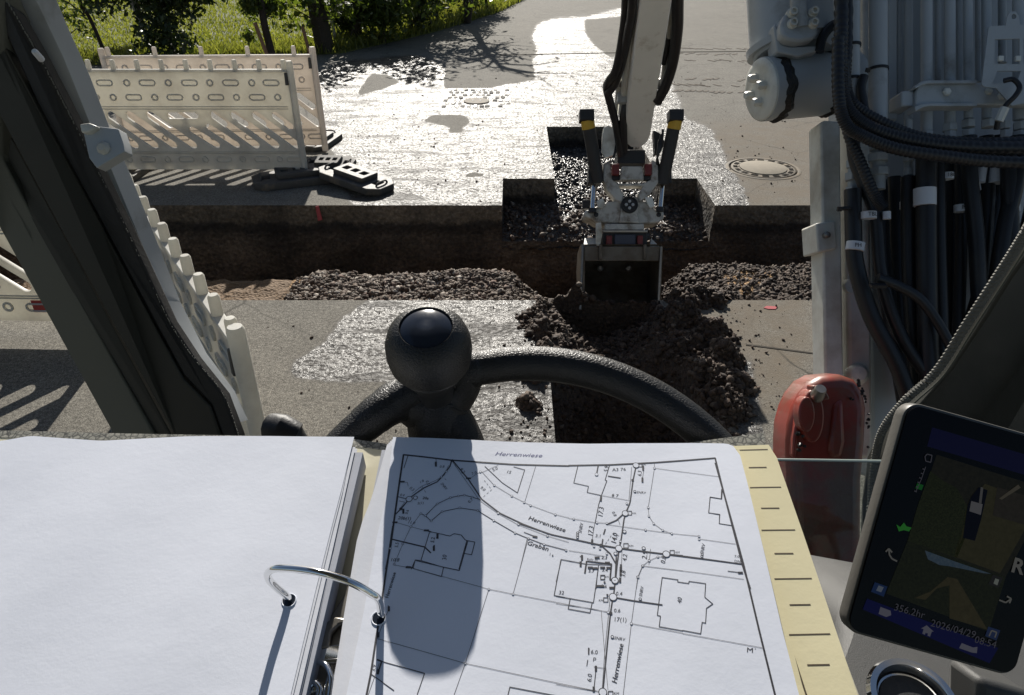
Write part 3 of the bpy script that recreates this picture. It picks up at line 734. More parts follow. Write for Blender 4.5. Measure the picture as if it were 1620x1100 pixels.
def ground_patch(name, px, mat, label, cat, z=.005, th=.004):
    pts = [G(u, v, z) for u, v in px]; return tag(MB().prism(pts, (0, 0, -th)).build(name, mat, smooth=False), label, cat)
# setts
c = G(754, 161); root = empty('sett_patch', (c.x, c.y, 0), 'patch of wet granite setts around a small round valve cover', 'paving patch')
p0, p1 = G(697, 171), G(806, 171); p2 = G(703, 141); W_ = p1.x - p0.x; D_ = p2.y - p0.y; nc, nr = 11, 7
sm = None
for j in range(nr):
    for i in range(nc):
        x = p0.x + (i + .5) * W_ / nc + random.uniform(-.008, .008) + (.03 if j % 2 else 0); y = p0.y + (j + .5) * D_ / nr + random.uniform(-.01, .01)
        if math.hypot(x - c.x, y - c.y) < .21: continue
        if sm is None:
            b_ = MB(); b_.box((0, 0, -.02), (W_ / nc * .86, D_ / nr * .86, .05), taper=.9); o = b_.build('sett', M['sett'], None, bevel=.012); sm = o.data; o.parent = root
        else:
            o = bpy.data.objects.new('sett', sm); COL.objects.link(o); o.parent = root
            m_ = o.modifiers.new('bevel', 'BEVEL'); m_.width = .012; m_.segments = 2
        o.location = (x - c.x, y - c.y, random.uniform(-.003, .007)); o.rotation_euler = (random.uniform(-.05, .05), random.uniform(-.05, .05), random.uniform(-.06, .06)); o.scale = (random.uniform(.88, 1.05), random.uniform(.85, 1.05), 1)
MB().lathe(Vector((c.x, c.y, -.02)), EZ, [(.17, 0), (.17, .032), (.16, .036), (.13, .034)], 32).build('valve_cover', M['iron'], root)
for s in (-1, 1): MB().lathe(Vector((c.x + s * .05, c.y, .014)), EZ, [(.018, 0), (.018, .004)], 12).build('lifting_hole', M['foot'], root)
ground_patch('joint_bed', [(694, 172), (810, 172), (806, 139), (699, 140)], M['wetsoil'], 'x', 'x', .001, .0008)
jb = bpy.data.objects['joint_bed']; jb.parent = root; jb.location = -Vector(root.location)
for k_ in ('label', 'category'): del jb[k_]
# seams and paint marks
M['seam'] = pbr('bitumen_joint', (.075, .068, .058), .95, var=.2); M['seam'].node_tree.nodes['Principled BSDF'].inputs['Specular IOR Level'].default_value = .05
ground_patch('road_seam', [(790, 88), (985, 84), (1180, 82), (1180, 80.6), (985, 82.6), (790, 86.6)], M['seam'], 'thin dark joint across the far asphalt behind the stick', 'road joint', .003, .002)
ground_patch('road_seam', [(1290, 560), (1180, 546), (1180, 544), (1290, 558)], M['seam'], 'short dark joint in the near asphalt beside the red housing', 'road joint', .003, .002)
ground_patch('paint_mark', [(1208, 487), (1213, 484), (1230, 485), (1227, 489), (1216, 489)], M['paint_red'], 'pink spray mark on the near road edge right of the bucket', 'paint mark', .004, .003)
pts = [PY(499, 327, 5.915), PY(504, 326, 5.915), PY(510, 348, 5.915), PY(503, 350, 5.915)]
tag(MB().prism(pts, (0, .006, 0)).build('paint_mark', M['paint_red'], smooth=False), 'red spray stroke on the cut asphalt edge below the rubber feet', 'paint mark')
mb = MB()
for row, (v0, v1) in enumerate(((76, 80), (84, 89), (94, 99), (124, 128), (134, 138), (144, 148))):
    for k in range(22):
        if random.random() < .25: continue
        u = 1068 + k * 9.5 + random.uniform(-1.5, 1.5); v = v0 + (v1 - v0) * k / 22 + random.uniform(-1, 1); p_ = G(u, v, .0035); a = R(55 if row % 2 else -55)
        mb.box(p_, (.10 + .08 * random.random(), .05, .003), (Vector((math.cos(a), math.sin(a), 0)), Vector((-math.sin(a), math.cos(a), 0)), EZ))
M['mudprint'] = pbr('dried_mud_print', (.125, .105, .082), .98, var=.3, vs=20)
tag(mb.build('tyre_print', M['mudprint'], smooth=False), 'muddy tyre tread prints across the dry road behind the stick', 'tyre prints', kind='stuff')

# ================================================================ the excavator
M['paint'] = pbr('machine_paint_grey', (.44, .462, .47), .42, var=.10, vs=5, dirt=(.15, .125, .09), da=.36, ds=6, bump=.05, bs=90)
M['paint_stick'] = pbr('machine_paint_dusty', (.85, .84, .79), .45, var=.10, vs=5, dirt=(.40, .35, .27), da=.34, ds=9, bump=.08, bs=90)
M['paint_light'] = pbr('machine_paint_pale', (.74, .735, .67), .42, var=.12, vs=5, dirt=(.33, .28, .2), da=.45, ds=4, bump=.1, bs=40)
M['red_paint'] = pbr('red_cast_paint', (.33, .045, .030), .38, var=.25, vs=6, dirt=(.20, .10, .07), da=.50, ds=11, bump=.25, bs=40, coat=.3)
M['rubber'] = pbr('black_rubber', (.018, .018, .019), .55, var=.2, vs=20, bump=.3, bs=200)
M['hose'] = pbr('black_hose', (.016, .016, .018), .42, var=.2, vs=20, bump=.2, bs=160, dirt=(.05, .045, .035), da=.35)
M['cab'] = pbr('cab_lining_grey_green', (.125, .13, .11), .5, var=.12, vs=6, bump=.05, bs=80)
M['cab_dark'] = pbr('cab_lining_dark', (.034, .035, .030), .5, var=.15, vs=6, bump=.08, bs=120)
M['steel'] = pbr('worn_steel', (.30, .28, .25), .35, .8, var=.3, vs=20, bump=.2, bs=80)
M['chrome'] = pbr('chrome', (.80, .80, .79), .08, 1.0, var=.04)
M['bucket'] = pbr('bucket_steel', (.15, .125, .095), .5, .3, var=.35, vs=8, dirt=(.09, .065, .042), da=.5, ds=10, bump=.4, bs=60)
M['yellow'] = pbr('yellow_band', (.55, .34, .03), .5, var=.15)
M['red_pin'] = pbr('red_bushing', (.16, .02, .018), .5, var=.2)
M['label'] = pbr('white_sleeve', (.70, .72, .76), .5, var=.06, dirt=(.4, .38, .33), da=.3, ds=30)
M['print'] = pbr('black_print', (.025, .025, .03), .7, var=.1)
M['grease'] = pbr('black_grease', (.012, .010, .009), .35, var=.3, vs=30, bump=1.0, bs=120, bd=.004)
def leather(name, c, sc=420, rough=.5, st=.55):
    t = NT(name); v = t.voro(sc, 'DISTANCE_TO_EDGE')
    t.set(col=t.mix(t.noise(30, 4), tuple(x * .8 for x in c), tuple(x * 1.25 for x in c)), rough=rough)
    t.bump(t.ramp(v, [(0.0, 0.0), (.25, 1.0)]), st, .0006); return t.m
M['leather'] = leather('grained_black_grip', (.014, .0135, .013), 520, .46, .36)
M['console'] = leather('grained_grey_console', (.05, .05, .048), 850, .55, .22)

EXC = empty('excavator', (.3, .6, 0), 'grey wheeled excavator seen from its cab, red boom foot, white stick and tiltrotator bucket', 'excavator')
def sub(mb, name, mat, parent, **k): return mb.build(name, M[mat], parent, **k)
def pix_prism(pts, d, th, parent=None):
    """outline given as (u, v[, depth]) standing at depth d, of real thickness th away from the camera"""
    pp = [P(p[0], p[1], p[2] if len(p) > 2 else (d(p[1]) if callable(d) else d)) for p in pts]
    fw = Vector((0, CP, -SP)); return MB().prism(pp, fw * th)
FW = Vector((0, CP, -SP)); UP = Vector((0, SP, CP))
def seg(u0, v0, u1, v1, d0, d1, w0, w1=None, n=12, mb=None, **k):
    return (mb or MB()).tube([P(u0, v0, d0), P(u1, v1, d1)], [w0 / F * d0 / 2, (w1 or w0) / F * d1 / 2], n, **k)
def ptube(px, d, wpx, mb=None, n=10, sm=5):
    pts = [P(q_[0], q_[1], q_[2] if len(q_) > 2 else d) for q_ in px]
    return (mb or MB()).tube(pts, wpx / F * d / 2, n, smooth=sm)

# ---- cab: roof, floor and posts behind the view so that the light inside is right
cab = sub(MB().box((0, -.25, 2.95), (1.15, 2.0, .06)), 'cab_roof', 'cab', EXC, bevel=.02)
cab2 = sub(MB().box((0, .05, 1.02), (1.15, 1.5, .06)), 'cab_floor', 'cab_dark', EXC, bevel=.01)
sub(MB().box((0, -1.2, 1.9), (1.1, .06, 1.8)), 'cab_rear_wall', 'cab', EXC, bevel=.01)
sub(MB().box((-.58, -.45, 1.35), (.05, 1.4, .6)).box((.585, -.45, 1.35), (.05, 1.4, .6)), 'cab_side_wall', 'cab', EXC, bevel=.01)
# ---- left front pillar
dl = lambda v: .73 + .40 * min(v, 722) / 690 + .10 * max(0, v - 722) / 390
pil = sub(pix_prism([(-330, -260), (-128, -260), (0, 0), (0, 247), (63, 367), (245, 690), (262, 720), (480, 1110), (412, 1110), (200, 722), (182, 690), (7, 372), (-198, 0)], dl, .05), 'left_pillar', 'cab', EXC, bevel=.004)
sub(pix_prism([(-100, 0), (0, 187), (97, 367), (273, 690), (288, 722), (506, 1110), (474, 1110), (256, 722), (241, 690), (59, 367), (-4, 247), (-136, 0)], lambda v: dl(v) + .012, .04), 'pillar_groove', 'cab_dark', pil)
sub(pix_prism([(-60, -120), (-30, -60), (0, 63), (163, 367), (253, 534), (290, 600), (333, 644), (348, 687), (356, 722), (548, 1110), (510, 1110), (291, 722), (276, 690), (100, 367), (3, 187), (-98, 0), (-150, -120)], dl, .045), 'pillar_trim', 'cab_dark', pil, bevel=.003)
mb = MB(); lft = [(-20, 0), (0, 40), (72, 190), (163, 361), (253, 528), (290, 594), (333, 640), (350, 687), (358, 722), (552, 1110)]; rgt = [(10, 0), (55, 77), (90, 143), (133, 227), (200, 363), (267, 507), (307, 567), (353, 624), (377, 687), (386, 722), (578, 1110)]
sub(pix_prism(lft + rgt[::-1], lambda v: dl(v) + .004, .03), 'door_seal', 'rubber', pil, bevel=.004)
ln = catmull([P(u, v, dl(v) + .003) for u, v in rgt], 40); mb = MB()
rnd = random.Random(4)
for i, p_ in enumerate(ln): 
    if rnd.random() < .5: mb.box(p_ + EX * rnd.uniform(-.0004, .0004), (.0005 + .0005 * rnd.random(), .001, .0012 + .002 * rnd.random()))
sub(mb, 'torn_edge', 'cab', pil, kind='stuff', smooth=False)
of = pix_prism([(57, 0), (100, 90), (127, 157), (143, 197), (173, 260), (217, 367), (260, 474), (305, 560), (352, 622), (374, 670), (352, 624), (307, 567), (267, 507), (200, 363), (133, 227), (90, 143), (12, -2), (-40, -120), (5, -120)], lambda v: dl(v) + .035, .05)
sub(of, 'outer_pillar_frame', 'paint', pil, bevel=.002)
br = sub(pix_prism([(131, 206), (146, 197), (154, 200), (187, 204), (195, 228), (197, 240), (153, 266), (141, 250)], .80, .018), 'pillar_bracket', 'paint', EXC, bevel=.0008)
sub(pix_prism([(125, 196), (140, 194), (154, 200), (140, 210), (128, 210)], .792, .03), 'bracket_lug', 'paint_light', br, bevel=.002)
sub(MB().lathe(P(163, 234, .798), -FW, [(.0075, -.006), (.0075, .0), (.004, .004)], 8), 'bolt', 'paint_light', br)
sub(MB().lathe(P(55, 82, .755), -FW + EX * .3, [(.0035, -.02), (.0032, .0), (.002, .002)], 10), 'pillar_screw', 'label', pil)
# front sill below the binder
sub(MB().box((-.16, .93, 1.26), (.8, .05, .12)), 'front_sill', 'cab', EXC, bevel=.008)
lever = sub(MB().tube([P(500, 790, .62), P(462, 700, .60), P(452, 682, .60)], [.012, .013, .013], 12), 'column_lever', 'rubber', EXC)
sub(MB().tube([P(470, 690, .597), P(446, 680, .595), P(430, 676, .60)], [.011, .013, .012], 14), 'lever_head', 'rubber', lever)
# ---- right pillar, braided seal cord
dr = lambda v: .74 + .30 * max(0, v - 300) / 420
rp = sub(pix_prism([(1680, 330), (1600, 436), (1560, 500), (1505, 585), (1456, 640), (1412, 690), (1392, 730), (1384, 800), (1378, 900), (1340, 1000), (1330, 1130), (1800, 1130), (1800, 330)], lambda v: dr(min(v, 760)) + .02, .04), 'right_pillar', 'cab_dark', EXC, bevel=.003)
sub(pix_prism([(1800, 430), (1640, 560), (1548, 664), (1620, 690), (1800, 640)], lambda v: dr(v) - .012, .02), 'pillar_cover', 'cab', rp, bevel=.003)
cord = [(1690, 250), (1650, 318), (1617, 377), (1577, 440), (1530, 512), (1482, 587), (1432, 634), (1397, 680), (1384, 730), (1378, 790), (1374, 860), (1378, 940)]
cp = catmull([P(u, v, dr(min(v, 760)) - .004) for u, v in cord], 26)
mb = MB(); m_ = len(cp); n0 = 12; rad = .0054
for i in range(m_):
    t_ = (cp[min(i + 1, m_ - 1)] - cp[max(0, i - 1)]).normalized(); b_, c_, _ = frame_axes(t_)
    mb.v += [cp[i] + (b_ * math.cos(2 * math.pi * k / n0) + c_ * math.sin(2 * math.pi * k / n0)) * rad * (1 + .10 * (1 if (i + k // 2) % 2 else -1)) for k in range(n0)]
for i in range(m_ - 1):
    for k in range(n0): mb.f.append((i * n0 + k, i * n0 + (k + 1) % n0, (i + 1) * n0 + (k + 1) % n0, (i + 1) * n0 + k))
sub(mb, 'braided_cord', 'cord', EXC, smooth=False) if 'cord' in M else None
M['cord'] = pbr('braided_grey_cord', (.15, .145, .125), .7, var=.3, vs=200, bump=.5, bs=900)
sub(mb, 'braided_cord', 'cord', EXC, smooth=False)
sub(ptube([(q_[0] + 11, q_[1] + 7, dr(min(q_[1], 760))) for q_ in cord[1:]], .85, 4, n=6, sm=6), 'seal_edge', 'cab', EXC)
# lower front glass
gl = NT('window_glass'); gl.set(col=(.80, .86, .83), rough=.02, trans=1.0, ior=1.25); M['glass'] = gl.m
gd = gl.n('ShaderNodeBsdfDiffuse'); gd.inputs[0].default_value = (.30, .27, .22, 1); gx_ = gl.n('ShaderNodeMixShader'); gl.L(gl.ramp(gl.noise(14, 8, .75), [(.42, .04), (.72, .34)]), gx_.inputs[0]); gl.L(gl.b.outputs[0], gx_.inputs[1]); gl.L(gd.outputs[0], gx_.inputs[2]); gl.L(gx_.outputs[0], gl.t.nodes['Material Output'].inputs[0])
g_ = sub(pix_prism([(1180, 727), (1402, 730), (1384, 770), (1378, 1000), (1180, 1000)], .93, .005), 'lower_front_glass', 'glass', EXC, smooth=False)
M['glass_edge'] = pbr('polished_glass_edge', (.45, .52, .48), .2, var=.1)
sub(MB().tube([P(1170, 726.5, .931), P(1400, 730, .931)], .0018, 8), 'glass_edge', 'glass_edge', EXC)

# ---- steering wheel with spinner knob
A0 = P(836, 575, .50); SL = R(40); Rw = .163
dn = Vector((0, -math.cos(SL), -math.sin(SL))); nW = Vector((0, -math.sin(SL), math.cos(SL))); Cw = A0 + dn * Rw
def wheel_pt(a, r=Rw): return Cw - dn * (math.cos(a) * r) + EX * (math.sin(a) * r)
rim = MB(); nseg = 96; pts = [wheel_pt(2 * math.pi * i / nseg) for i in range(nseg + 1)]; rim.tube(pts, .0120, 20, caps=False)
sw = sub(rim, 'steering_wheel', 'leather', EXC)
for a in (math.radians(-62), math.radians(118), math.radians(178)):
    sub(MB().tube([wheel_pt(a), wheel_pt(a, Rw * .6) - nW * .012, wheel_pt(a, Rw * .2) - nW * .02], [.012, .011, .016], 12, smooth=4), 'spoke', 'leather', sw)
sub(MB().lathe(Cw - nW * .03, nW, [(.03, 0), (.045, .01), (.04, .02), (.0, .024)], 32), 'hub', 'leather', sw)
a_ = -25
for (ua, va) in ((745, 578), (602, 614)):
    best = min((abs(proj(*wheel_pt(math.radians(q_)))[0] - ua), q_) for q_ in range(-70, 10)); q_ = math.radians(best[1])
    t_ = (wheel_pt(q_ + .02) - wheel_pt(q_ - .02)).normalized(); p_ = wheel_pt(q_)
    sub(MB().tube([p_ - t_ * .004, p_ + t_ * .004], [.0132, .0132], 20), 'grip_joint', 'leather', sw)
# bracket (yoke) under the knob
kc = P(678, 548, .455); ka = Vector((0, -math.cos(R(70)), math.sin(R(70))))
def rim_at(u):
    q_ = min(range(-80, 40), key=lambda q: abs(proj(*wheel_pt(R(q)))[0] - u)); return wheel_pt(R(q_))
yk = MB(); yk.tube([rim_at(575), rim_at(606), (rim_at(640) + P(640, 640, .505)) / 2, P(690, 655, .508), P(725, 700, .506), P(750, 750, .50)], [.0124, .0132, .0160, .021, .018, .014], 16, smooth=6)
yk.tube([rim_at(758), rim_at(740), P(724, 612, .505), P(705, 635, .508), P(690, 690, .506), P(690, 740, .50)], [.0124, .0134, .0155, .020, .018, .014], 16, smooth=6)
yk.tube([P(690, 640, .508), P(700, 720, .508), P(705, 800, .50)], [.022, .022, .020], 16, smooth=4)
sub(yk, 'knob_yoke', 'leather', sw)
kb = empty_part = None
M['neck'] = pbr('smooth_grey_plastic', (.034, .034, .035), .38, var=.1)
prof = [(.0, -.075), (.0125, -.075), (.0130, -.046), (.0132, -.040), (.0165, -.031), (.0238, -.0165), (.0251, -.0150), (.0232, -.0146), (.0240, -.0138), (.0262, -.0120), (.0272, -.004), (.0268, .004), (.0245, .0115), (.0205, .0165), (.0165, .0185), (.0160, .0178), (.0158, .0170)]
knob = sub(MB().lathe(kc, ka, prof[7:], 48), 'spinner_knob', 'leather', EXC)
sub(MB().lathe(kc, ka, prof[:6] + [(.0236, -.0158)], 48), 'knob_neck', 'neck', knob)
M['gloss'] = pbr('glossy_black_cap', (.022, .028, .042), .16, var=.1, vs=30)
sub(MB().lathe(kc, ka, [(.0157, .0150), (.0157, .0176), (.012, .0192), (.006, .0200), (.0, .0202)], 40), 'knob_cap', 'gloss', knob)

# ---- monitor
MO = P(1437, 637, .50); mx = (P(1620, 688, .50) - MO).normalized(); my_ = (P(1322, 975, .50) - MO); my_ = (my_ - mx * my_.dot(mx)).normalized(); mz = -mx.cross(my_) 
if mz.dot(FW) > 0: mz = -mz       # towards the viewer
def mloc(u, v):
    r_ = ray(u, v); t = (MO - CAM).dot(mz) / r_.dot(mz); q_ = CAM + r_ * t - MO; return q_.dot(mx), q_.dot(my_)
W_, H_ = mloc(1590, 1092)[0] + .004, mloc(1322, 975)[1] + .008
mb = MB(); plate(mb, [rrect(-.0012, -.0012, W_, H_, .011, 6)], .012, MO - mz * .0065, (mx, my_, mz), .0012)
mon = sub(mb, 'monitor', 'monitor_shell', EXC) if 'monitor_shell' in M else None
M['monitor_shell'] = pbr('monitor_housing', (.11, .105, .095), .45, var=.15, vs=20, bump=.1)
mon = sub(mb, 'monitor', 'monitor_shell', EXC)
M['mon_face'] = pbr('black_monitor_glass', (.003, .003, .004), .25, var=.1); M['mon_face'].node_tree.nodes['Principled BSDF'].inputs['Specular IOR Level'].default_value = .12
mb = MB(); plate(mb, [rrect(.0008, .0008, W_ - .002, H_ - .002, .009, 6)], .002, MO + mz * .0002, (mx, my_, mz)); sub(mb, 'screen_glass', 'mon_face', mon, smooth=False)
def emis(name, c, st=1.0, tex=None):
    t = NT(name); t.set(col=(.002, .002, .002), rough=.3, spec=.1)
    colr = t.mix(t.ramp(t.noise(tex[0], 6, .75), [(.3, 0.0), (.7, 1.0)]), c, tex[1]) if tex else c
    if tex: t.L(colr, t.b.inputs['Emission Color'])
    else: t.b.inputs['Emission Color'].default_value = tuple(c) + (1,)
    t.b.inputs['Emission Strength'].default_value = st * .20; return t.m
def mplate(name, px, c, lvl=0, tex=None, mat=None):
    m_ = mat or emis('screen_' + name, c, 1.0, tex); mb = MB(); lp = [mloc(u, v) for u, v in px]
    pts = [MO + mx * a + my_ * b + mz * (.0013 + .00012 * lvl) for a, b in lp]; mb.add(pts, [tuple(range(len(pts)))])
    me = mb.build(name, m_, mon, smooth=False); return me
mplate('header_bar', [(1473, 676), (1700, 742), (1691, 772), (1465, 706)], (.006, .006, .035), 0)
mplate('camera_view', [(1480, 719), (1660, 775), (1589, 912), (1434, 855)], (.010, .010, .007), 0, (400, (.022, .021, .014)))
mplate('view_hedge', [(1470, 745), (1490, 760), (1512, 772), (1528, 800), (1530, 838), (1512, 882), (1434, 855), (1450, 800)], (.004, .006, .002), 1, (900, (.030, .036, .014)))
mplate('view_road', [(1528, 800), (1556, 765), (1640, 795), (1612, 850), (1580, 906), (1508, 880), (1516, 840)], (.030, .028, .012), 1, (300, (.048, .044, .022)))
mplate('view_road_far', [(1575, 770), (1640, 790), (1620, 830), (1568, 815)], (.022, .019, .014), 2, (300, (.035, .031, .024)))
mplate('view_shadow', [(1528, 800), (1534, 785), (1546, 770), (1560, 775), (1550, 820), (1540, 855), (1521, 850)], (.001, .001, .006), 3)
mplate('view_machine', [(1534, 792), (1552, 797), (1549, 814), (1531, 808)], (.13, .13, .14), 4)
mplate('view_machine_arm', [(1549, 770), (1553, 771), (1550, 796), (1546, 795)], (.10, .10, .10), 4)
mplate('view_pole', [(1608, 766), (1612, 771), (1582, 790), (1578, 788)], (.09, .08, .06), 4)
mplate('rear_view', [(1434, 855), (1589, 912), (1562, 998), (1400, 938)], (.006, .007, .004), 1, (600, (.022, .026, .012)))
mplate('rear_sky', [(1461, 870), (1510, 888), (1566, 907), (1554, 906), (1500, 895), (1484, 893), (1466, 884)], (.03, .06, .10), 2, (500, (.08, .11, .14)))
mplate('rear_path', [(1445, 945), (1470, 935), (1497, 912), (1512, 915), (1560, 995), (1500, 977), (1500, 925), (1480, 930), (1462, 948)], (.035, .030, .014), 2, (300, (.055, .048, .024)))
mplate('status_bar', [(1370, 946), (1577, 1024), (1563, 1048), (1363, 963)], (.004, .005, .06), 2)
mplate('fan_button', [(1382, 920), (1402, 927), (1396, 943), (1376, 935)], (.012, .03, .10), 3)
mplate('fan_icon', [(1388, 925), (1396, 928), (1392, 936), (1384, 933)], (.14, .17, .22), 4)
mplate('music_button', [(1561, 990), (1580, 996), (1574, 1012), (1556, 1005)], (.02, .035, .10), 3)
mplate('camera_button', [(1568, 908), (1584, 913), (1577, 929), (1561, 923)], (.02, .02, .02), 3)
mplate('camera_button_icon', [(1572, 914), (1578, 916), (1575, 925), (1569, 922)], (.2, .22, .2), 4)
mplate('fuel_mark', [(1449, 764), (1459, 767), (1456, 775), (1446, 772)], (.01, .12, .02), 3)
mplate('vehicle_icon', [(1416, 829), (1422, 833), (1428, 826), (1432, 832), (1440, 834), (1436, 840), (1428, 838), (1420, 840)], (.03, .22, .03), 3)
mplate('house_icon', [(1464, 988), (1475, 998), (1472, 998), (1469, 1006), (1465, 1004), (1466, 1001), (1462, 1000), (1461, 1003), (1457, 1001), (1459, 994), (1455, 993)], (.14, .14, .18), 3)
mplate('layers_icon', [(1391, 959), (1407, 965), (1408, 972), (1400, 975), (1388, 970)], (.14, .14, .18), 3)
mplate('camera_icon', [(1519, 1016), (1537, 1023), (1544, 1022), (1543, 1032), (1535, 1031), (1515, 1024)], (.14, .14, .18), 3)
GL = emis('screen_glyph', (.16, .16, .15)); GL2 = emis('screen_glyph_dim', (.08, .08, .10))
def text_mesh(body, size, shear=0.0, bold=0.0):
    cu = bpy.data.curves.new('text', 'FONT'); cu.body = body; cu.size = size; cu.shear = shear; cu.align_x = 'LEFT'; cu.align_y = 'CENTER'; cu.offset = bold; cu.resolution_u = 2
    o = bpy.data.objects.new('text', cu); me = bpy.data.meshes.new_from_object(o); bpy.data.objects.remove(o); bpy.data.curves.remove(cu); return me
def put_text(mb, body, size, o, X, Y, **k):
    me = text_mesh(body, size, **k); mb.add([o + X * v.co.x + Y * v.co.y for v in me.vertices], [tuple(p.vertices) for p in me.polygons]); bpy.data.meshes.remove(me)
def mtext(name, body, u, v, hpx, m_, bold=.0):
    a, b = mloc(u, v); mb = MB(); put_text(mb, body, hpx / F * .5 * 1.35, MO + mx * a + my_ * b + mz * .0019, mx, -my_, bold=bold); mb.build(name, m_, mon, smooth=False)
mtext('gear_letter', 'R', 1598, 893, 24, GL, .0004)
mtext('hour_counter', '356.2hr', 1412, 959, 12, GL2); mtext('date_text', '2026/04/29', 1470, 984, 12, GL2); mtext('clock_text', '08:54', 1539, 1010, 12, GL2)
def mline(name, px, w_, m_, lvl=4):
    mb = MB(); 
    pts = [MO + mx * a + my_ * b + mz * (.0014 + .00012 * lvl) for a, b in (mloc(u, v) for u, v in px)]
    for p0_, p1_ in zip(pts[:-1], pts[1:]):
        d_ = (p1_ - p0_).normalized(); s_ = d_.cross(mz) * (w_ * .5 / F / 2); mb.add([p0_ - s_, p1_ - s_, p1_ + s_, p0_ + s_], [(0, 1, 2, 3)])
    mb.build(name, m_, mon, smooth=False)
mline('turn_arrow', [(1404, 868), (1405, 877), (1409, 883), (1417, 887)], 2.5, GL); mline('arrow_head', [(1399, 872), (1404, 867), (1409, 873)], 2.5, GL)
mline('turn_arrow', [(1578, 948), (1588, 952), (1596, 947)], 2.5, GL); mline('arrow_head', [(1590, 942), (1597, 946), (1594, 953)], 2.5, GL)
mline('engine_icon', [(1464, 718), (1472, 720), (1470, 731), (1462, 729), (1461, 722), (1464, 718)], 1.6, GL2); mline('gauge_scale', [(1462, 738), (1455, 758), (1447, 776)], 1.2, GL2)
mline('music_note', [(1562, 1005), (1566, 996), (1574, 999), (1571, 1007)], 2.2, GL)
# gauge ticks
for k in range(6): mline('gauge_tick', [(1457 - k * 2.6, 741 + k * 7), (1461 - k * 2.6, 742.5 + k * 7)], 1.6, GL2)
# ---- console under the monitor
cons = pix_prism([(1330, 1000), (1336, 975), (1376, 950), (1560, 985), (1800, 1060), (1800, 1320), (1325, 1320), (1322, 1060)], lambda v: .66 - .14 * max(0, v - 960) / 300, .16)
cs = sub(cons, 'side_console', 'console', EXC, bevel=.010, seg=4)
cc = P(1430, 1128, .565); ca = (Vector((0, -.15, 1))).normalized()
sub(MB().lathe(cc, ca, [(.023, .014), (.031, .016), (.0335, .020), (.0315, .024), (.027, .0235), (.0245, .018), (.0235, .0)], 48), 'cup_ring', 'chrome', cs)
sub(MB().lathe(cc, ca, [(.024, .012), (.022, .016), (.0, .0165)], 32), 'ring_inlay', 'rubber', cs)
sub(MB().box(P(1526, 1085, .585), (.001, .002, .07), (EX, FW, UP)), 'panel_joint', 'rubber', cs)
sub(pix_prism([(1548, 1072), (1640, 1100), (1640, 1300), (1545, 1300)], .55, .04), 'switch_pod', 'console', cs, bevel=.006)

# ---- boom and its plumbing, just outside the right of the cab
DB = 1.58
boom = sub(pix_prism([(1368, -620), (1368, 100), (1372, 400), (1380, 760), (1900, 760), (1900, -620)], DB + .06, .20), 'boom', 'paint', EXC, bevel=.01)
# boom above the picture, on to the top of the stick
btop = P(1610, -600, DB + .2)
sub(MB().tube([P(1560, 100, 1.82), P(1560, -560, 1.82), Vector((.85, 3.0, 3.35)), Vector((.72, 3.0, 3.2))], [.15, .15, .14, .12], 8), 'boom_knee', 'paint', EXC)
sub(pix_prism([(1298, 194), (1304, 190), (1330, 192), (1332, 400), (1336, 640), (1306, 640), (1302, 420)], DB - .04, .065), 'boom_side_plate', 'paint_light', boom, bevel=.006)
sub(pix_prism([(1291, 353), (1322, 349), (1325, 394), (1294, 400)], DB - .052, .08), 'plate_collar', 'paint_light', boom, bevel=.004)
sub(MB().lathe(P(1308, 372, DB - .06), -FW, [(.007, -.01), (.007, .004), (.003, .007)], 8), 'collar_bolt', 'steel', boom)
sub(pix_prism([(1346, 180), (1378, 180), (1381, 700), (1376, 726), (1344, 726), (1340, 420)], DB - .01, .06), 'boom_rib', 'paint_light', boom, bevel=.008)
sub(MB().lathe(P(1349, 452, DB - .012), -FW, [(.018, -.01), (.016, .0), (.009, -.002), (.0, -.003)], 24), 'rib_dimple', 'paint_light', boom)
sub(MB().lathe(P(1357, 592, DB - .02), (-.15, -.6, .5), [(.024, -.02), (.023, .0), (.015, .012), (.0, .015)], 20), 'rib_plug', 'paint_light', boom)
# red boom foot housing
RD = 1.30
outl = [(1249, 727), (1249, 700), (1251, 673), (1258, 647), (1268, 625), (1284, 606), (1303, 596), (1335, 593), (1357, 601), (1370, 619), (1376, 647), (1374, 700), (1368, 760), (1366, 1000), (1266, 1000), (1252, 800)]
red = sub(pix_prism(outl, RD, .10), 'boom_foot', 'red_paint', EXC, bevel=.022, seg=5)
sub(pix_prism([(1254, 722), (1255, 694), (1260, 664), (1270, 640), (1284, 624), (1282, 640), (1268, 670), (1262, 700), (1259, 727)], RD - .006, .02), 'recess_rim', 'red_paint', red, bevel=.004)
sub(pix_prism([(x, y) for x, y in ell(1287, 659, 18, 42, 28)], RD - .022, .04), 'pivot_boss', 'red_paint', red, bevel=.004)
sub(pix_prism([(x, y) for x, y in ell(1277, 656, 13, 28, 28)], RD - .034, .03), 'pivot_pin_cover', 'red_paint', red, bevel=.003)
sub(pix_prism([(1286, 610), (1304, 611), (1314, 632), (1300, 634), (1288, 626)], RD - .028, .03), 'boss_flat', 'red_paint', red, bevel=.003)
sub(MB().lathe(P(1295, 622, RD - .03), (.0, -.35, 1), [(.012, -.012), (.012, -.002), (.0105, .001), (.0105, .010), (.009, .013)], 16), 'cover_bolt', 'steel', red)
sub(pix_prism([(1318, 640), (1336, 628), (1340, 700), (1334, 727), (1314, 727), (1310, 712)], RD - .006, .02), 'housing_panel', 'red_paint', red, bevel=.01)
mb = MB(); rr_ = random.Random(9)
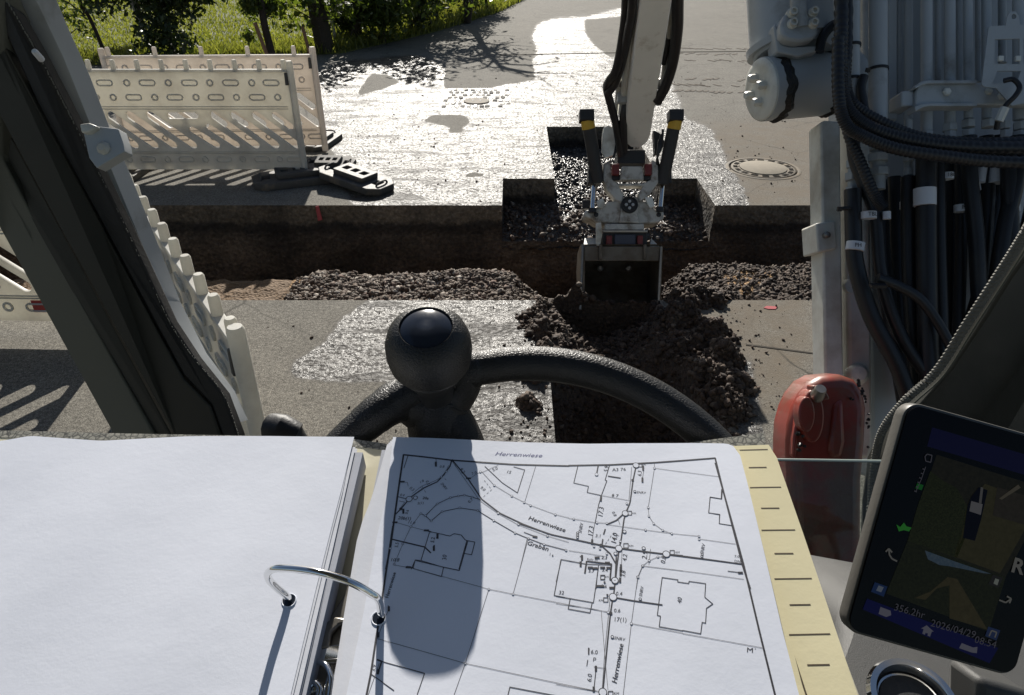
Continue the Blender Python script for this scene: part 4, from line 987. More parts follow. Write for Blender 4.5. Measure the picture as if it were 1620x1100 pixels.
for (u, v, s) in [(1262, 686, 6), (1270, 690, 4), (1266, 704, 6), (1264, 712, 5), (1273, 706, 4), (1346, 631, 3), (1350, 632, 2)] + [(1358 + k * 1.5 + rr_.uniform(-2, 2), 602 + k * 4.2, rr_.uniform(2, 6)) for k in range(9)] + [(1373 + rr_.uniform(-2, 2), 652 + rr_.random() * 60, rr_.uniform(1, 4)) for k in range(7)]:
    mb.lathe(P(u, v, RD - .028 if u < 1300 else RD - .004), (rr_.uniform(-1, 1), rr_.uniform(-1, 1), rr_.uniform(-1, 1)), [(.0, -.003 * s / 4), (.0035 * s / 4, -.001), (.003 * s / 4, .002), (.0, .003 * s / 4)], 6)
sub(mb, 'grease_lumps', 'grease', red, kind='stuff')

# cylinder at the top
cyl = sub(MB().tube([P(1240, -500, 1.62), P(1244, -60, 1.60), P(1252, 60, 1.585), P(1254, 92, 1.58)], [.085, .088, .088, .080], 40), 'boom_cylinder', 'paint', EXC)
sub(MB().tube([P(1249, 66, 1.585), P(1251, 76, 1.585)], .0925, 40), 'cylinder_collar', 'paint', cyl)
e0, e1 = P(1206, 142, 1.56), P(1345, 130, 1.60); ax = (e1 - e0).normalized(); rE = .066
sub(MB().tube([e0, e1], rE, 40), 'cylinder_eye', 'paint', cyl)
sub(MB().lathe(e0, -ax, [(rE * .97, -.01), (rE * .97, .004), (rE * .90, .008), (rE * .7, .009), (0, .009)], 40), 'eye_end_cap', 'paint_light', cyl)
X_, Y_, _z = frame_axes(ax)
for k in range(4):
    a = R(45 + 90 * k + 10); q_ = e0 - ax * .009 + (X_ * math.cos(a) + Y_ * math.sin(a)) * .026
    sub(MB().lathe(q_, -ax, [(.0095, -.002), (.0095, .014), (.007, .018)], 6), 'cap_bolt', 'paint_light', cyl)
def grease_ring(t0, wd, a0, a1, r_, name):
    mb = MB(); c0 = e0 + ax * t0; N_ = 40; rr = random.Random(int(t0 * 1000)); vs = []
    for i in range(N_ + 1):
        a = a0 + (a1 - a0) * i / N_; jw = wd * (.75 + .5 * rr.random()); dr_ = X_ * math.cos(a) + Y_ * math.sin(a); off = rr.uniform(-.004, .004)
        vs += [c0 + ax * (-jw / 2 + off) + dr_ * (r_ * .98), c0 + ax * (off) + dr_ * (r_ + .003 + .004 * rr.random()), c0 + ax * (jw / 2 + off) + dr_ * (r_ * .98)]
    fs = [(i * 3 + j, i * 3 + j + 1, i * 3 + j + 4, i * 3 + j + 3) for i in range(N_) for j in (0, 1)]
    mb.add(vs, fs); sub(mb, name, 'grease', cyl)
grease_ring(.030, .026, 0, 2 * math.pi, rE, 'grease_ring'); grease_ring(.150, .022, 0, 2 * math.pi, rE, 'grease_ring')
# flange with bolts
fl = sub(pix_prism([(1229, 82), (1224, 40), (1228, 36), (1236, 70), (1250, 74), (1292, 72), (1296, 80), (1262, 90)], 1.50, .05), 'flange_base', 'paint', cyl, bevel=.004)
fb = sub(pix_prism([(1236, 56), (1235, 40), (1241, 24), (1249, 18), (1262, 20), (1274, 18), (1287, 16), (1293, 22), (1294, 54), (1286, 62), (1264, 66), (1246, 63)], 1.475, .05), 'flange_block', 'paint', cyl, bevel=.006)
for (u, v) in ((1253, 38), (1286, 38), (1253, 21), (1286, 20)):
    sub(MB().lathe(P(u, v, 1.474), -FW, [(.0105, -.01), (.0105, .002), (.008, .004), (.008, .0125), (.0045, .0125), (.0045, .007), (.0, .007)], 16), 'flange_bolt', 'paint_light', cyl)
sub(MB().tube([P(1259, -300, 1.46), P(1262, 0, 1.475), P(1266, 44, 1.485)], [.0155, .0155, .018], 16), 'cylinder_pipe', 'paint', cyl)
sub(ptube([(1296, 82, 1.5), (1302, 58, 1.5), (1318, 40, 1.5), (1334, 38, 1.5)], 1.5, 15), 'loop_hose', 'hose', boom)

# steel pipes up the boom, each its own part
DP = 1.50
def pipe(u, w_, v1, d=DP, v0=-620, mat='paint', lab=None):
    return sub(MB().tube([P(u - (u - 1450) * .02, v0, d), P(u, v1, d)], w_ / F * d / 2, 18), 'hydraulic_pipe', mat, boom)
for (u, w_, v1, d) in [(1349, 21, 208, 1.46), (1389, 28, 196, 1.48), (1437, 13, 190, 1.56), (1466, 17, 208, 1.50), (1503, 16, 196, 1.50), (1532, 13, 188, 1.50), (1561, 14, 188, 1.52), (1586, 12, 100, 1.58), (1612, 17, 190, 1.50), (1650, 16, 190, 1.50), (1422, 8, 180, 1.58), (1484, 9, 130, 1.57), (1518, 9, 130, 1.57), (1548, 9, 130, 1.57)]:
    pipe(u, w_, v1, d)
# channel between the pipes
sub(pix_prism([(1405, -620), (1420, -620), (1420, 190), (1405, 190)], 1.57, .07), 'boom_web', 'paint', boom, bevel=.003)
# clamp bar with long holes and rounded ends
cl = sub(pix_prism([(1449, 145), (1453, 136), (1464, 130), (1500, 129), (1547, 131), (1560, 134), (1700, 136), (1700, 168), (1547, 166), (1500, 164), (1466, 166), (1452, 172), (1448, 166)], 1.462, .02), 'pipe_clamp', 'paint', boom, bevel=.003)
sub(pix_prism([(1426, 146), (1430, 143), (1446, 144), (1446, 168), (1426, 168)], 1.47, .05), 'clamp_end', 'paint', boom, bevel=.004)
for (y0, y1) in ((127, 132), (163, 168)):
    sub(pix_prism([(1447, y0 + 10 if y0 < 140 else y0 + 6), (1458, y0 + 2), (1470, y0), (1546, y0), (1546, y1), (1470, y1), (1460, y1 + 2), (1449, y1 + 8)], 1.452, .03), 'clamp_flange', 'paint', boom, bevel=.001)
for (u, v, w_) in ((1497, 146, 14), (1563, 145, 12), (1584, 152, 13)):
    sub(MB().lathe(P(u, v, 1.462), -FW, [(w_ / F * .73, -.002), (w_ / F * .73, .004), (w_ / F * .5, .007)], 6), 'clamp_bolt', 'paint_light', boom)
# sensor bracket plate with windows
mb = MB(); O_ = P(1560, 130, 1.43)
def bl(u, v): q_ = P(u, v, 1.43) - O_; return (q_.dot(EX), q_.dot(UP))
outl2 = [bl(*p) for p in [(1552, 134), (1563, 45), (1566, 42), (1590, 41), (1592, 28), (1597, 19), (1606, 19), (1611, 26), (1613, 40), (1680, 42), (1680, 200), (1640, 160), (1600, 168), (1575, 140), (1556, 138)]]
plate(mb, [outl2, [bl(*p) for p in [(1573, 63), (1612, 62), (1612, 102), (1573, 102)]], [bl(*p) for p in [(1577, 113), (1614, 113), (1608, 131), (1569, 133)]], [bl(*p) for p in ell(1603, 27, 4, 4, 12)], [bl(*p) for p in [(1618, 62), (1650, 62), (1650, 102), (1618, 102)]]], .004, O_, (EX, UP, -FW), .0006)
sub(mb, 'sensor_bracket', 'paint', boom)
for u in (1583, 1610): sub(MB().box(P(u, 93, 1.424), (.010, .006, .010), (EX, FW, UP)), 'cable_clip', 'paint_light', boom, bevel=.001)
sub(ptube([(1588, 128, 1.41), (1603, 126, 1.405), (1613, 138, 1.40), (1606, 152, 1.40), (1592, 166, 1.41), (1580, 186, 1.42), (1576, 205, 1.43)], 1.41, 8), 'sensor_cable', 'hose', boom)
sub(MB().tube([P(1590, 170, 1.408), P(1580, 192, 1.415)], .008, 6), 'cable_plug', 'paint_light', boom)
# unions under the clamp
for (u, v, w_) in [(1503, 202, 21), (1503, 214, 17), (1532, 196, 19), (1532, 212, 17), (1565, 196, 22), (1590, 198, 15), (1590, 212, 13), (1614, 200, 19), (1614, 214, 21), (1466, 214, 18), (1389, 232, 26), (1389, 250, 30), (1391, 272, 28), (1349, 260, 19), (1349, 280, 23), (1349, 302, 21), (1437, 250, 16), (1437, 272, 14)]:
    sub(MB().tube([P(u, v - 6, 1.50), P(u, v + 6, 1.50)], w_ / F * 1.5 / 2 * 1.1, 6), 'pipe_union', 'paint', boom, smooth=False, bevel=.0015)
for u, v0, v1, w_ in [(1349, 205, 340, 15), (1389, 196, 300, 22), (1437, 190, 300, 12)]:
    sub(MB().tube([P(u, v0, 1.505), P(u, v1, 1.505)], w_ / F * 1.5 / 2, 14), 'pipe_end', 'paint', boom)
# cable ties round the pipes
for (u, v, w_, d) in [(1349, 72, 26, 1.46), (1349, 125, 26, 1.46), (1389, 110, 32, 1.48), (1337, 330, 18, 1.45)]:
    sub(MB().tube([P(u, v - 2, d), P(u, v + 2, d)], w_ / F * d / 2 * .98, 20), 'cable_tie', 'rubber', boom)
    sub(MB().box(P(u - w_ / 2, v + 1, d - .012), (.008, .006, .008)), 'tie_head', 'rubber', boom)
# hoses hanging from the pipes; white sleeves on them
rr_ = random.Random(12)
HS = [(1349, 300, [(1350, 360), (1354, 420), (1378, 500), (1420, 580), (1445, 660), (1450, 760)], 26), (1349, 210, [(1352, 250), (1366, 290), (1385, 340), (1395, 440), (1425, 530), (1470, 600)], 20),
      (1466, 240, [(1465, 330), (1466, 450), (1470, 600), (1478, 700)], 31), (1437, 280, [(1437, 350), (1440, 470), (1452, 640)], 22), (1389, 286, [(1392, 340), (1398, 430), (1420, 560), (1440, 680)], 26),
      (1503, 220, [(1504, 320), (1502, 440), (1500, 620)], 24), (1532, 216, [(1534, 280), (1545, 380), (1550, 480), (1560, 600)], 24), (1560, 216, [(1562, 300), (1556, 400), (1545, 520), (1530, 640)], 22),
      (1580, 216, [(1576, 300), (1566, 380), (1552, 460), (1520, 560)], 24), (1612, 216, [(1606, 290), (1590, 360), (1575, 460), (1560, 560)], 25), (1640, 216, [(1640, 300), (1620, 400), (1600, 520)], 26),
      (1415, 280, [(1418, 400), (1425, 520), (1440, 640)], 20), (1484, 240, [(1486, 380), (1490, 520), (1490, 640)], 20), (1519, 240, [(1520, 380), (1516, 520), (1512, 640)], 18), (1548, 240, [(1575, 340), (1610, 440), (1640, 520)], 22), (1595, 240, [(1600, 380), (1610, 520), (1612, 600)], 24)]
for i, (u, v, more_, w_) in enumerate(HS):
    d = 1.47 + (.0 if i < 3 else .03 + .045 * (i % 3)); sub(ptube([(u, v, d)] + [(a, b, d) for a, b in more_], d, w_), 'hydraulic_hose', 'hose', boom)
def sleeve(u, v, h, w_, d, rot=0, text=None):
    a = R(rot); p0_, p1_ = P(u - math.sin(a) * h / 2, v - math.cos(a) * h / 2, d), P(u + math.sin(a) * h / 2, v + math.cos(a) * h / 2, d)
    r_ = w_ / F * d / 2; s_ = sub(MB().tube([p0_, p1_], r_, 20), 'hose_sleeve', 'label', boom)
    if text:
        mb = MB(); put_text(mb, text, .0115, P(u, v, d) - FW * (r_ + .0006) - EX * r_ * .55, EX, UP); sub(mb, 'sleeve_text', 'print', boom, smooth=False)
sleeve(1463, 312, 27, 33, 1.466); sleeve(1536, 291, 26, 25, 1.545, 10); sleeve(1578, 277, 26, 25, 1.53, -4); sleeve(1607, 286, 26, 25, 1.53, -14); sleeve(1553, 277, 24, 13, 1.53, -8)
sleeve(1437, 325, 12, 25, 1.52, 0, 'SNCH'); sleeve(1521, 330, 11, 22, 1.52, 0, 'MR 4'); sleeve(1498, 279, 10, 20, 1.50, 0, '1806'); sleeve(1374, 341, 11, 24, 1.455, 0, 'TBL'); sleeve(1403, 341, 12, 12, 1.45); sleeve(1353, 390, 13, 28, 1.462, -10, 'PH'); sleeve(1605, 330, 11, 16, 1.53); sleeve(1483, 326, 12, 14, 1.53)
# big corrugated hoses sweeping to the right in front of everything
def corr(name, px, d, w_, parent):
    pts = catmull([P(q_[0], q_[1], q_[2] if len(q_) > 2 else d) for q_ in px], 40); 
    rs = [w_ / F * d / 2 * (1.0 if (i % 4) < 2 else .90) for i in range(len(pts))]
    sub(MB().tube(pts, rs, 14), name, 'hose', parent)
corr('corrugated_hose', [(1330, -300), (1331, 0), (1330, 90), (1331, 140), (1345, 178), (1380, 204), (1440, 222), (1520, 232), (1640, 234), (1760, 230), (1800, 180, 1.5), (1810, 100, 1.66)], 1.40, 22, boom)
corr('corrugated_hose', [(1342, -300), (1340, 40), (1338, 130), (1352, 166), (1400, 196), (1460, 218), (1540, 226), (1640, 224), (1760, 222), (1790, 170, 1.5), (1795, 90, 1.66)], 1.43, 18, boom)
corr('corrugated_hose', [(1326, 60), (1327, 150), (1338, 196), (1366, 216), (1420, 236), (1500, 248), (1580, 256), (1700, 256), (1760, 240, 1.5), (1790, 200, 1.68)], 1.385, 20, boom)
corr('corrugated_hose', [(1334, 100), (1340, 200), (1362, 258), (1384, 310), (1398, 330)], 1.42, 18, boom)
sub(ptube([(1372, 200), (1366, 165), (1362, 140), (1367, 120)], 1.44, 14), 'corrugated_hose', 'hose', boom)
sub(ptube([(1388, 440), (1420, 452), (1460, 478), (1500, 540), (1520, 600)], 1.43, 16), 'branch_hose', 'hose', boom)
sub(MB().box(P(1389, 452, 1.42), (.03, .012, .006)), 'cable_tie', 'rubber', boom)

# ---- stick and tiltrotator
def ds(v): return 3.62 + (4.86 - 3.62) * v / 235
st = [P(1012, 0, ds(0)), P(1057, 0, ds(0)), P(1029, 213, ds(213)), P(1024, 226, ds(222)), P(1014, 234, ds(230)), P(998, 234, ds(230)), P(989, 226, ds(222)), P(987, 213, ds(213))]
t_ = (P(1012, 0, ds(0)) - P(987, 213, ds(213))).normalized(); tq = (P(1057, 0, ds(0)) - P(1029, 213, ds(213))).normalized()
st = [st[0] + t_ * 2.2, st[1] + t_ * 2.2] + st[2:]
sd_ = (st[2] - st[0]).cross(EX).normalized(); sd_ = sd_ if sd_.y > 0 else -sd_
stick = sub(MB().prism(st, sd_ * .17), 'stick', 'paint_stick', EXC, bevel=.012, seg=3)
q0, q1 = P(1012, 0, ds(0)) + t_ * 2.2 - EX * .016, P(987, 200, ds(200)) - EX * .012
sub(MB().tube([q0 + sd_ * .08, q1 + sd_ * .08], .022, 10), 'stick_pipe', 'paint_light', stick)
sub(MB().tube([q0 - EX * .04 + sd_ * .1, q1 - EX * .035 + sd_ * .1], .014, 10), 'stick_pipe', 'paint_light', stick)
sub(MB().tube([P(1064, 0, 3.7) + t_ * 2, P(1058, 60, 4.0), P(1046, 150, 4.5)], .016, 10), 'stick_pipe', 'paint_light', stick)
sub(pix_prism([(1013, 92), (1016, 92), (1016, 104), (1014, 104)], ds(98) - .003, .004), 'paint_chip', 'rubber', stick)
sub(ptube([(1006, -200, 3.0), (1001, 0, 3.65), (994, 50, 3.9), (985, 95, 4.15), (974, 130, 4.3), (962, 148, 4.4)], 4.0, 14, sm=6), 'stick_hose', 'hose', stick)
sub(ptube([(995, -200, 3.0), (991, 0, 3.75), (985, 60, 4.0), (975, 110, 4.2), (964, 128, 4.3), (960, 140, 4.4), (966, 165, 4.5), (975, 200, 4.65), (982, 245, 4.8)], 4.2, 14, sm=6), 'stick_hose', 'hose', stick)
sub(ptube([(1072, -200, 3.1), (1072, 0, 3.7), (1071, 50, 3.9), (1064, 100, 4.15), (1052, 138, 4.3), (1040, 160, 4.4)], 4.0, 18, sm=6), 'stick_hose', 'hose', stick)
sub(ptube([(1062, -200, 3.1), (1061, 0, 3.8), (1058, 60, 4.0), (1050, 100, 4.2)], 4.0, 10, sm=6), 'stick_hose', 'hose', stick)
sub(ptube([(990, 165, 4.55), (986, 190, 4.6), (987, 240, 4.8)], 4.6, 13, sm=4), 'stick_hose', 'hose', stick)
for (u, v, w_, h_) in [(984, 150, 15, 28), (1040, 155, 14, 22), (985, 130, 12, 12), (1046, 130, 10, 12)]:
    sub(MB().box(P(u, v, 4.5), (w_ / F * 4.5, .05, h_ / F * 4.5), (EX, FW, UP)), 'hose_coupling', 'paint', stick, bevel=.008)
for (u, v) in ((964, 135), (1045, 133), (985, 130)):
    sub(MB().lathe(P(u, v, 4.42), EX, [(.028, -.02), (.034, -.01), (.034, .01), (.026, .02)], 12), 'hose_fitting', 'steel', stick)
M['paint_tool'] = pbr('grimy_tool_paint', (.50, .485, .44), .5, var=.2, vs=9, dirt=(.14, .105, .07), da=.46, ds=14, bump=.2, bs=60)
# linkage and tilt cylinders
D4 = 4.82
def box_px(u, v, w_, h_, d, th, name, mat, par, bev=.006): return sub(MB().box(P(u, v, d) + FW * th / 2, (w_ / F * d, th, h_ / F * d), (EX, FW, UP)), name, mat, par, bevel=bev)
rot = box_px(999, 248, 44, 22, D4, .12, 'tiltrotator', 'rubber', EXC)
sub(pix_prism([(955, 258), (966, 252), (968, 284), (978, 290), (1018, 290), (1030, 284), (1031, 252), (1042, 258), (1042, 289), (1028, 308), (1012, 320), (1010, 306), (1018, 294), (978, 294), (987, 306), (985, 322), (974, 316), (960, 300), (954.5, 284)], D4 - .03, .10), 'upper_yoke', 'paint_tool', rot, bevel=.008)
sub(pix_prism([(984, 263), (1016, 263), (1019, 285), (981, 285)], D4 - .05, .06), 'pin_plate', 'paint_tool', rot, bevel=.006)
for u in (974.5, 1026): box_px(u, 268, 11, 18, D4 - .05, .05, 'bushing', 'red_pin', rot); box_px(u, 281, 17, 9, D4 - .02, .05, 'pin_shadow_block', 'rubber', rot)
lb = sub(pix_prism([(924, 338), (926, 333), (934, 331), (962, 319), (978, 318), (984, 312), (1009, 312), (1014, 318), (1026, 320), (1036, 331), (1050, 334), (1051, 345), (1043, 352), (1020, 354), (944, 352), (936, 346), (927, 344)], D4, .22), 'rotator_housing', 'paint_tool', rot, bevel=.012, seg=3)
sub(pix_prism([(980, 352), (984, 325), (1008, 325), (1011, 353)], D4 - .03, .06), 'housing_rib', 'paint_tool', rot, bevel=.006)
sub(MB().lathe(P(996, 324, D4 - .04), -FW, [(.056, -.03), (.056, .0), (.048, .004), (.044, -.004), (.0, -.004)], 32), 'centre_cap', 'rubber', rot)
for k in range(4):
    a = R(90 * k); sub(MB().lathe(P(996, 324, D4 - .038) + EX * (math.cos(a) * .022) + UP * (math.sin(a) * .022), -FW, [(.010, -.002), (.010, .006), (.006, .009)], 10), 'cap_screw', 'paint', rot)
for s, (ct, cb, rt, rb_) in (('l', ((929, 176), (946, 288), (940, 285), (937, 334))), ('r', ((1070, 176), (1048, 290), (1048, 288), (1044, 332)))):
    w_ = 20
    c_ = sub(MB().tube([P(ct[0] + (0 if s == 'l' else -1), ct[1] + 10, D4 - .15), P(cb[0], cb[1], D4)], w_ / F * D4 / 2, 18), 'tilt_cylinder', 'rubber', rot)
    box_px(ct[0] + (0 if s == 'l' else 1), 181, 23, 18, D4 - .2, .09, 'cylinder_cap', 'rubber', rot)
    d_ = (P(cb[0], cb[1], D4) - P(ct[0], ct[1] + 10, D4 - .15)).normalized(); b0_ = P(ct[0] + (0 if s == 'l' else -1), 190, D4 - .15)
    sub(MB().tube([b0_, b0_ + d_ * .055], w_ / F * D4 / 2 * 1.04, 18), 'yellow_band', 'yellow', rot)
    box_px(cb[0] + (-4 if s == 'l' else 4), 276, 22, 28, D4 - .02, .10, 'cylinder_mount', 'rubber', rot)
    sub(MB().tube([P(*rt, D4 + .02), P(*rb_, D4 - .02)], .0165, 14), 'piston_rod', 'chrome', rot)
    sub(MB().tube([P(rb_[0], rb_[1] - 4, D4 - .02), P(rb_[0], rb_[1] + 3, D4 - .02)], .026, 12), 'rod_eye', 'rubber', rot)
    sub(MB().lathe(P(rb_[0] + (6 if s == 'l' else -2), 340, D4), -FW, [(.016, -.02), (.016, .004), (.010, .006)], 12), 'eye_bolt', 'rubber', rot)
sub(pix_prism([(955, 202), (962, 198), (972, 204), (974, 226), (970, 246), (957, 250), (952, 240), (953, 215)], D4 - .05, .03), 'guard_plate', 'paint_light', rot, bevel=.003)
sub(pix_prism([(1034, 206), (1046, 212), (1052, 226), (1046, 240), (1036, 244)], D4 + .0, .06), 'guard_plate', 'rubber', rot, bevel=.003)
sub(pix_prism([(944, 318), (954, 313), (958, 324), (952, 330), (946, 328)], D4 - .03, .03), 'grease_block', 'paint_light', rot, bevel=.003)
sub(pix_prism([(1020, 312), (1032, 312), (1036, 326), (1028, 330)], D4 - .03, .03), 'grease_block', 'paint_light', rot, bevel=.003)
sub(pix_prism([(922, 316), (936, 316), (936, 330), (922, 330)], D4 + .05, .06), 'valve_block', 'rubber', rot, bevel=.003)
for k in range(3): sub(ptube([(1049 - k * 3, 205 + 8 * k, 4.75), (1046 - k * 2, 230, 4.74), (1040, 250, 4.76), (1040 + k, 262, 4.8)], 4.75, 4, sm=4), 'thin_hose', 'hose', rot)
# quick coupler
box_px(988, 359, 62, 10, D4 - .02, .16, 'coupler_plate', 'paint_tool', rot); box_px(989, 366, 72, 5, D4 - .03, .18, 'coupler_lip', 'steel', rot)
cq = box_px(989, 380, 70, 26, D4 - .01, .14, 'coupler_box', 'rubber', rot)
M['blueish'] = pbr('dark_blue_steel', (.05, .055, .075), .5, .2); box_px(989, 381, 34, 20, D4 - .03, .03, 'coupler_core', 'blueish', rot)
for u in (964, 1013): box_px(u, 381, 9, 17, D4 - .04, .04, 'coupler_hook', 'red_pin', rot)
sub(pix_prism([(943, 353), (951, 352), (953, 372), (949, 390), (943, 388)], D4 - .06, .03), 'coupler_ear', 'paint_light', rot, bevel=.003)
# bucket
DK = 4.78
def BP(u, v, d): return P(u, v, d)
prof_px = [(389, DK - .01), (391, DK + .22), (402, DK + .38), (430, DK + .46), (462, DK + .40), (488, DK + .22), (500, DK + .04)]
mb = MB(); uL, uR = 923, 1045
ins = []; out_ = []
for (v, d) in prof_px:
    ins.append((P(uL, v, DK).x, P(984, v, d))); out_.append(P(984, v, d))
xl, xr = P(923, 389, DK).x, P(1046, 389, DK).x; cen = sum((p for p in out_), Vector()) / len(out_)
for k, p in enumerate(out_):
    n_ = (p - cen).normalized() * .014
    mb.v += [Vector((xl, p.y, p.z)), Vector((xr, p.y, p.z)), Vector((xr, p.y, p.z)) + n_, Vector((xl, p.y, p.z)) + n_]
for k in range(len(out_) - 1):
    for j in range(4): mb.f.append((k * 4 + j, k * 4 + (j + 1) % 4, k * 4 + 4 + (j + 1) % 4, k * 4 + 4 + j))
mb.f += [(3, 2, 1, 0), tuple(range(len(out_) * 4 - 4, len(out_) * 4))]
bk = sub(mb, 'bucket', 'bucket', EXC)
side = [Vector((0, p.y, p.z)) for p in out_]
for x in (xl - .006, xr - .010):
    sub(MB().prism([Vector((x, p.y, p.z)) for p in side], (.016, 0, 0)), 'side_plate', 'bucket', bk, bevel=.002)
for (u0, v0, u1, v1) in ((922, 387, 918, 490), (1046, 391, 1041, 492)):
    sub(MB().tube([P(u0, v0, DK - .012), P(u1, v1, DK - .08)], .010, 6), 'side_edge', 'steel', bk)
sub(pix_prism([(924, 390), (1044, 390), (1042, 413), (925, 413)], DK - .02, .03), 'front_lip', 'bucket', bk, bevel=.003)
M['lip'] = None
sub(MB().prism([P(923, 391, DK - .02), P(944, 391, DK - .02), P(944, 377, DK + .10), P(925, 377, DK + .10)], (0, 0, -.012)), 'lit_top_plate', 'paint_light', bk)  # pale paint carries the sunlight falling on both bucket top plates
sub(MB().prism([P(1028, 391, DK - .02), P(1044, 391, DK - .02), P(1030, 377, DK + .10)], (0, 0, -.012)), 'lit_top_plate', 'paint_light', bk)
for u in (950, 1020): sub(MB().box(P(u, 399, DK - .035), (.020, .03, .095), (EX, FW, UP)), 'hanger_plate', 'bucket', bk, bevel=.003)
for u in (950, 995): sub(MB().lathe(P(u, 424, DK + .35), -FW, [(.022, -.02), (.022, .0), (.014, .004), (.012, -.006), (0, -.006)], 14), 'shell_bolt', 'steel', bk)
# chassis of the machine below the cab (only seen from other places)
ch = sub(MB().box((.15, -1.2, .72), (1.6, 3.2, .35)).box((.2, -2.1, 1.3), (1.9, 1.4, .9)), 'undercarriage', 'paint', EXC, bevel=.03)
for (x, y) in ((-.85, -.1), (1.1, -.1), (-.85, -2.4), (1.1, -2.4)):
    w_ = sub(MB().lathe((x, y, .45), EX, [(.2, -.14), (.43, -.15), (.45, -.10), (.45, .10), (.43, .15), (.2, .14)], 32), 'wheel', 'rubber', EXC)
    sub(MB().lathe((x, y, .45), EX, [(.21, -.12), (.21, .12), (.1, .13)], 24), 'rim', 'paint', w_)

# ================================================================ ring binder on the steering wheel
PA, PB = P(890, 700, .443), P(900, 1100, .337)
pdir = (PB - PA); pdir.x = 0; pdir.normalize(); PN = EX.cross(pdir); PN = PN if PN.z > 0 else -PN; PN.normalize()
def pp(u, v, off=0.0):
    r_ = ray(u, v); t = ((PA + PN * off) - CAM).dot(PN) / r_.dot(PN); return CAM + r_ * t
def paper_mat(name, c, bump=.25, tl=.12):
    t = NT(name); b = t.mix(t.noise(35, 5, .6), tuple(x * .965 for x in c), tuple(min(1, x * 1.02) for x in c))
    t.set(col=b, rough=.75, spec=.2)
    crs = t.voro(3.2, 'DISTANCE_TO_EDGE', vec=t.mix(.3, t.pos, t.noise(5, 3, out='Color')))
    h = t.math('ADD', t.math('MULTIPLY', t.noise(14, 4, .5), .8), t.math('MULTIPLY', t.noise(420, 3, .7), .07))
    h = t.math('ADD', h, t.math('MULTIPLY', t.ramp(crs, [(.0, 1.0), (.02, 0.0)]), .012))
    t.bump(h, bump * .8, .0045); return t.m
M['paper'] = paper_mat('white_paper', (.83, .86, .945)); M['paper2'] = paper_mat('white_paper_edge', (.74, .76, .82))
M['cream'] = paper_mat('cream_divider', (.80, .725, .47)); M['cream2'] = paper_mat('cream_lining', (.66, .62, .47))
M['stack'] = paper_mat('shaded_paper_stack', (.50, .52, .58))  # darker blue-grey puts the shade on the stack's side into the colour
M['ink'] = pbr('black_ink', (.045, .045, .055), .6, var=.1); M['inkgrey'] = pbr('grey_ink', (.15, .15, .165), .6, var=.1); M['pen'] = pbr('blue_pen', (.16, .16, .30), .6, var=.2); M['brown'] = pbr('brown_rule', (.10, .075, .045), .6, var=.1)
def marble():
    t = NT('marbled_board'); v = t.voro(260, 'DISTANCE_TO_EDGE'); n_ = t.noise(420, 4, .7)
    c = t.mix(t.ramp(v, [(.03, 0.0), (.14, 1.0)]), (.05, .05, .045), (.33, .32, .27)); c = t.mix(t.ramp(n_, [(.4, 0.0), (.6, .7)]), c, (.14, .14, .12)); t.set(col=c, rough=.5); t.bump(v, .2, .001); return t.m
M['marble'] = marble()
q_ = pp(600, 900); BND = empty('ring_binder', (q_.x, q_.y, q_.z - .03), 'open ring binder resting on the steering wheel with loose white sheets and a site plan', 'ring binder')
def pprism(px, off, th): return MB().prism([pp(u, v, off) for u, v in px], -PN * th)
cov = sub(pprism([(-330, 668), (0, 681), (200, 686), (420, 690), (540, 692), (610, 702), (900, 712), (1095, 700), (1208, 685), (1215, 718), (1360, 1100), (1420, 1330), (-700, 1330)], -.019, .0028), 'cover', 'cream2', BND, bevel=.0006)
sub(pprism([(-330, 669), (0, 681), (200, 686), (420, 690), (540, 692), (610, 702), (612, 713), (540, 703), (420, 700), (200, 697), (0, 692), (-330, 680)], -.0186, .0004), 'edge_binding', 'marble', cov, smooth=False)
sub(pprism([(1040, 707), (1100, 699), (1208, 685), (1214, 714), (1100, 716)], -.0186, .0004), 'edge_binding', 'marble', cov, smooth=False)
# curling surface shared by the sheets and everything printed on them
def wave(p, side):
    q_ = p - PA; x = q_.x; y = -(q_ - EX * x).dot(pdir)
    return .0005 * math.sin(x * 31 + side * 2.0) + .0006 * math.sin(x * 17 + y * 23 + side) + .0002 * math.sin(x * 61 - y * 37 + side * 3)
def on(u, v, off, side): p = pp(u, v, off); return p + PN * wave(p, side)
def sheet(name, left, right, off, side, mat, n=56, m=44, th=.00012, edge_sag=0):
    """left/right: pixel polylines top to bottom; surface grid follows the page wave, with real thickness"""
    def ev(pl, t):
        v = pl[0][1] + (pl[-1][1] - pl[0][1]) * t; return (float(np.interp(v, [q[1] for q in pl], [q[0] for q in pl])), v)
    V = []
    for j in range(m + 1):
        a, b = ev(left, j / m), ev(right, j / m)
        for i in range(n + 1):
            f = i / n; u = a[0] * (1 - f) + b[0] * f; v = a[1] * (1 - f) + b[1] * f
            if callable(edge_sag): v += edge_sag(u) * (1 - j / m) ** 2
            V.append(on(u, v, off, side))
    fs = [(j * (n + 1) + i, (j + 1) * (n + 1) + i, (j + 1) * (n + 1) + i + 1, j * (n + 1) + i + 1) for j in range(m) for i in range(n)]
    mb = MB(); mb.add(V, fs); nb_ = len(V); mb.v += [v_ - PN * th for v_ in V]; mb.f += [tuple(x + nb_ for x in f[::-1]) for f in fs]
    ring = [i for i in range(n + 1)] + [(j + 1) * (n + 1) - 1 for j in range(1, m + 1)] + [m * (n + 1) + i for i in range(n - 1, -1, -1)] + [j * (n + 1) for j in range(m - 1, 0, -1)]
    for a, b in zip(ring, ring[1:] + ring[:1]): mb.f.append((a, b, b + nb_, a + nb_))
    return sub(mb, name, mat, BND)
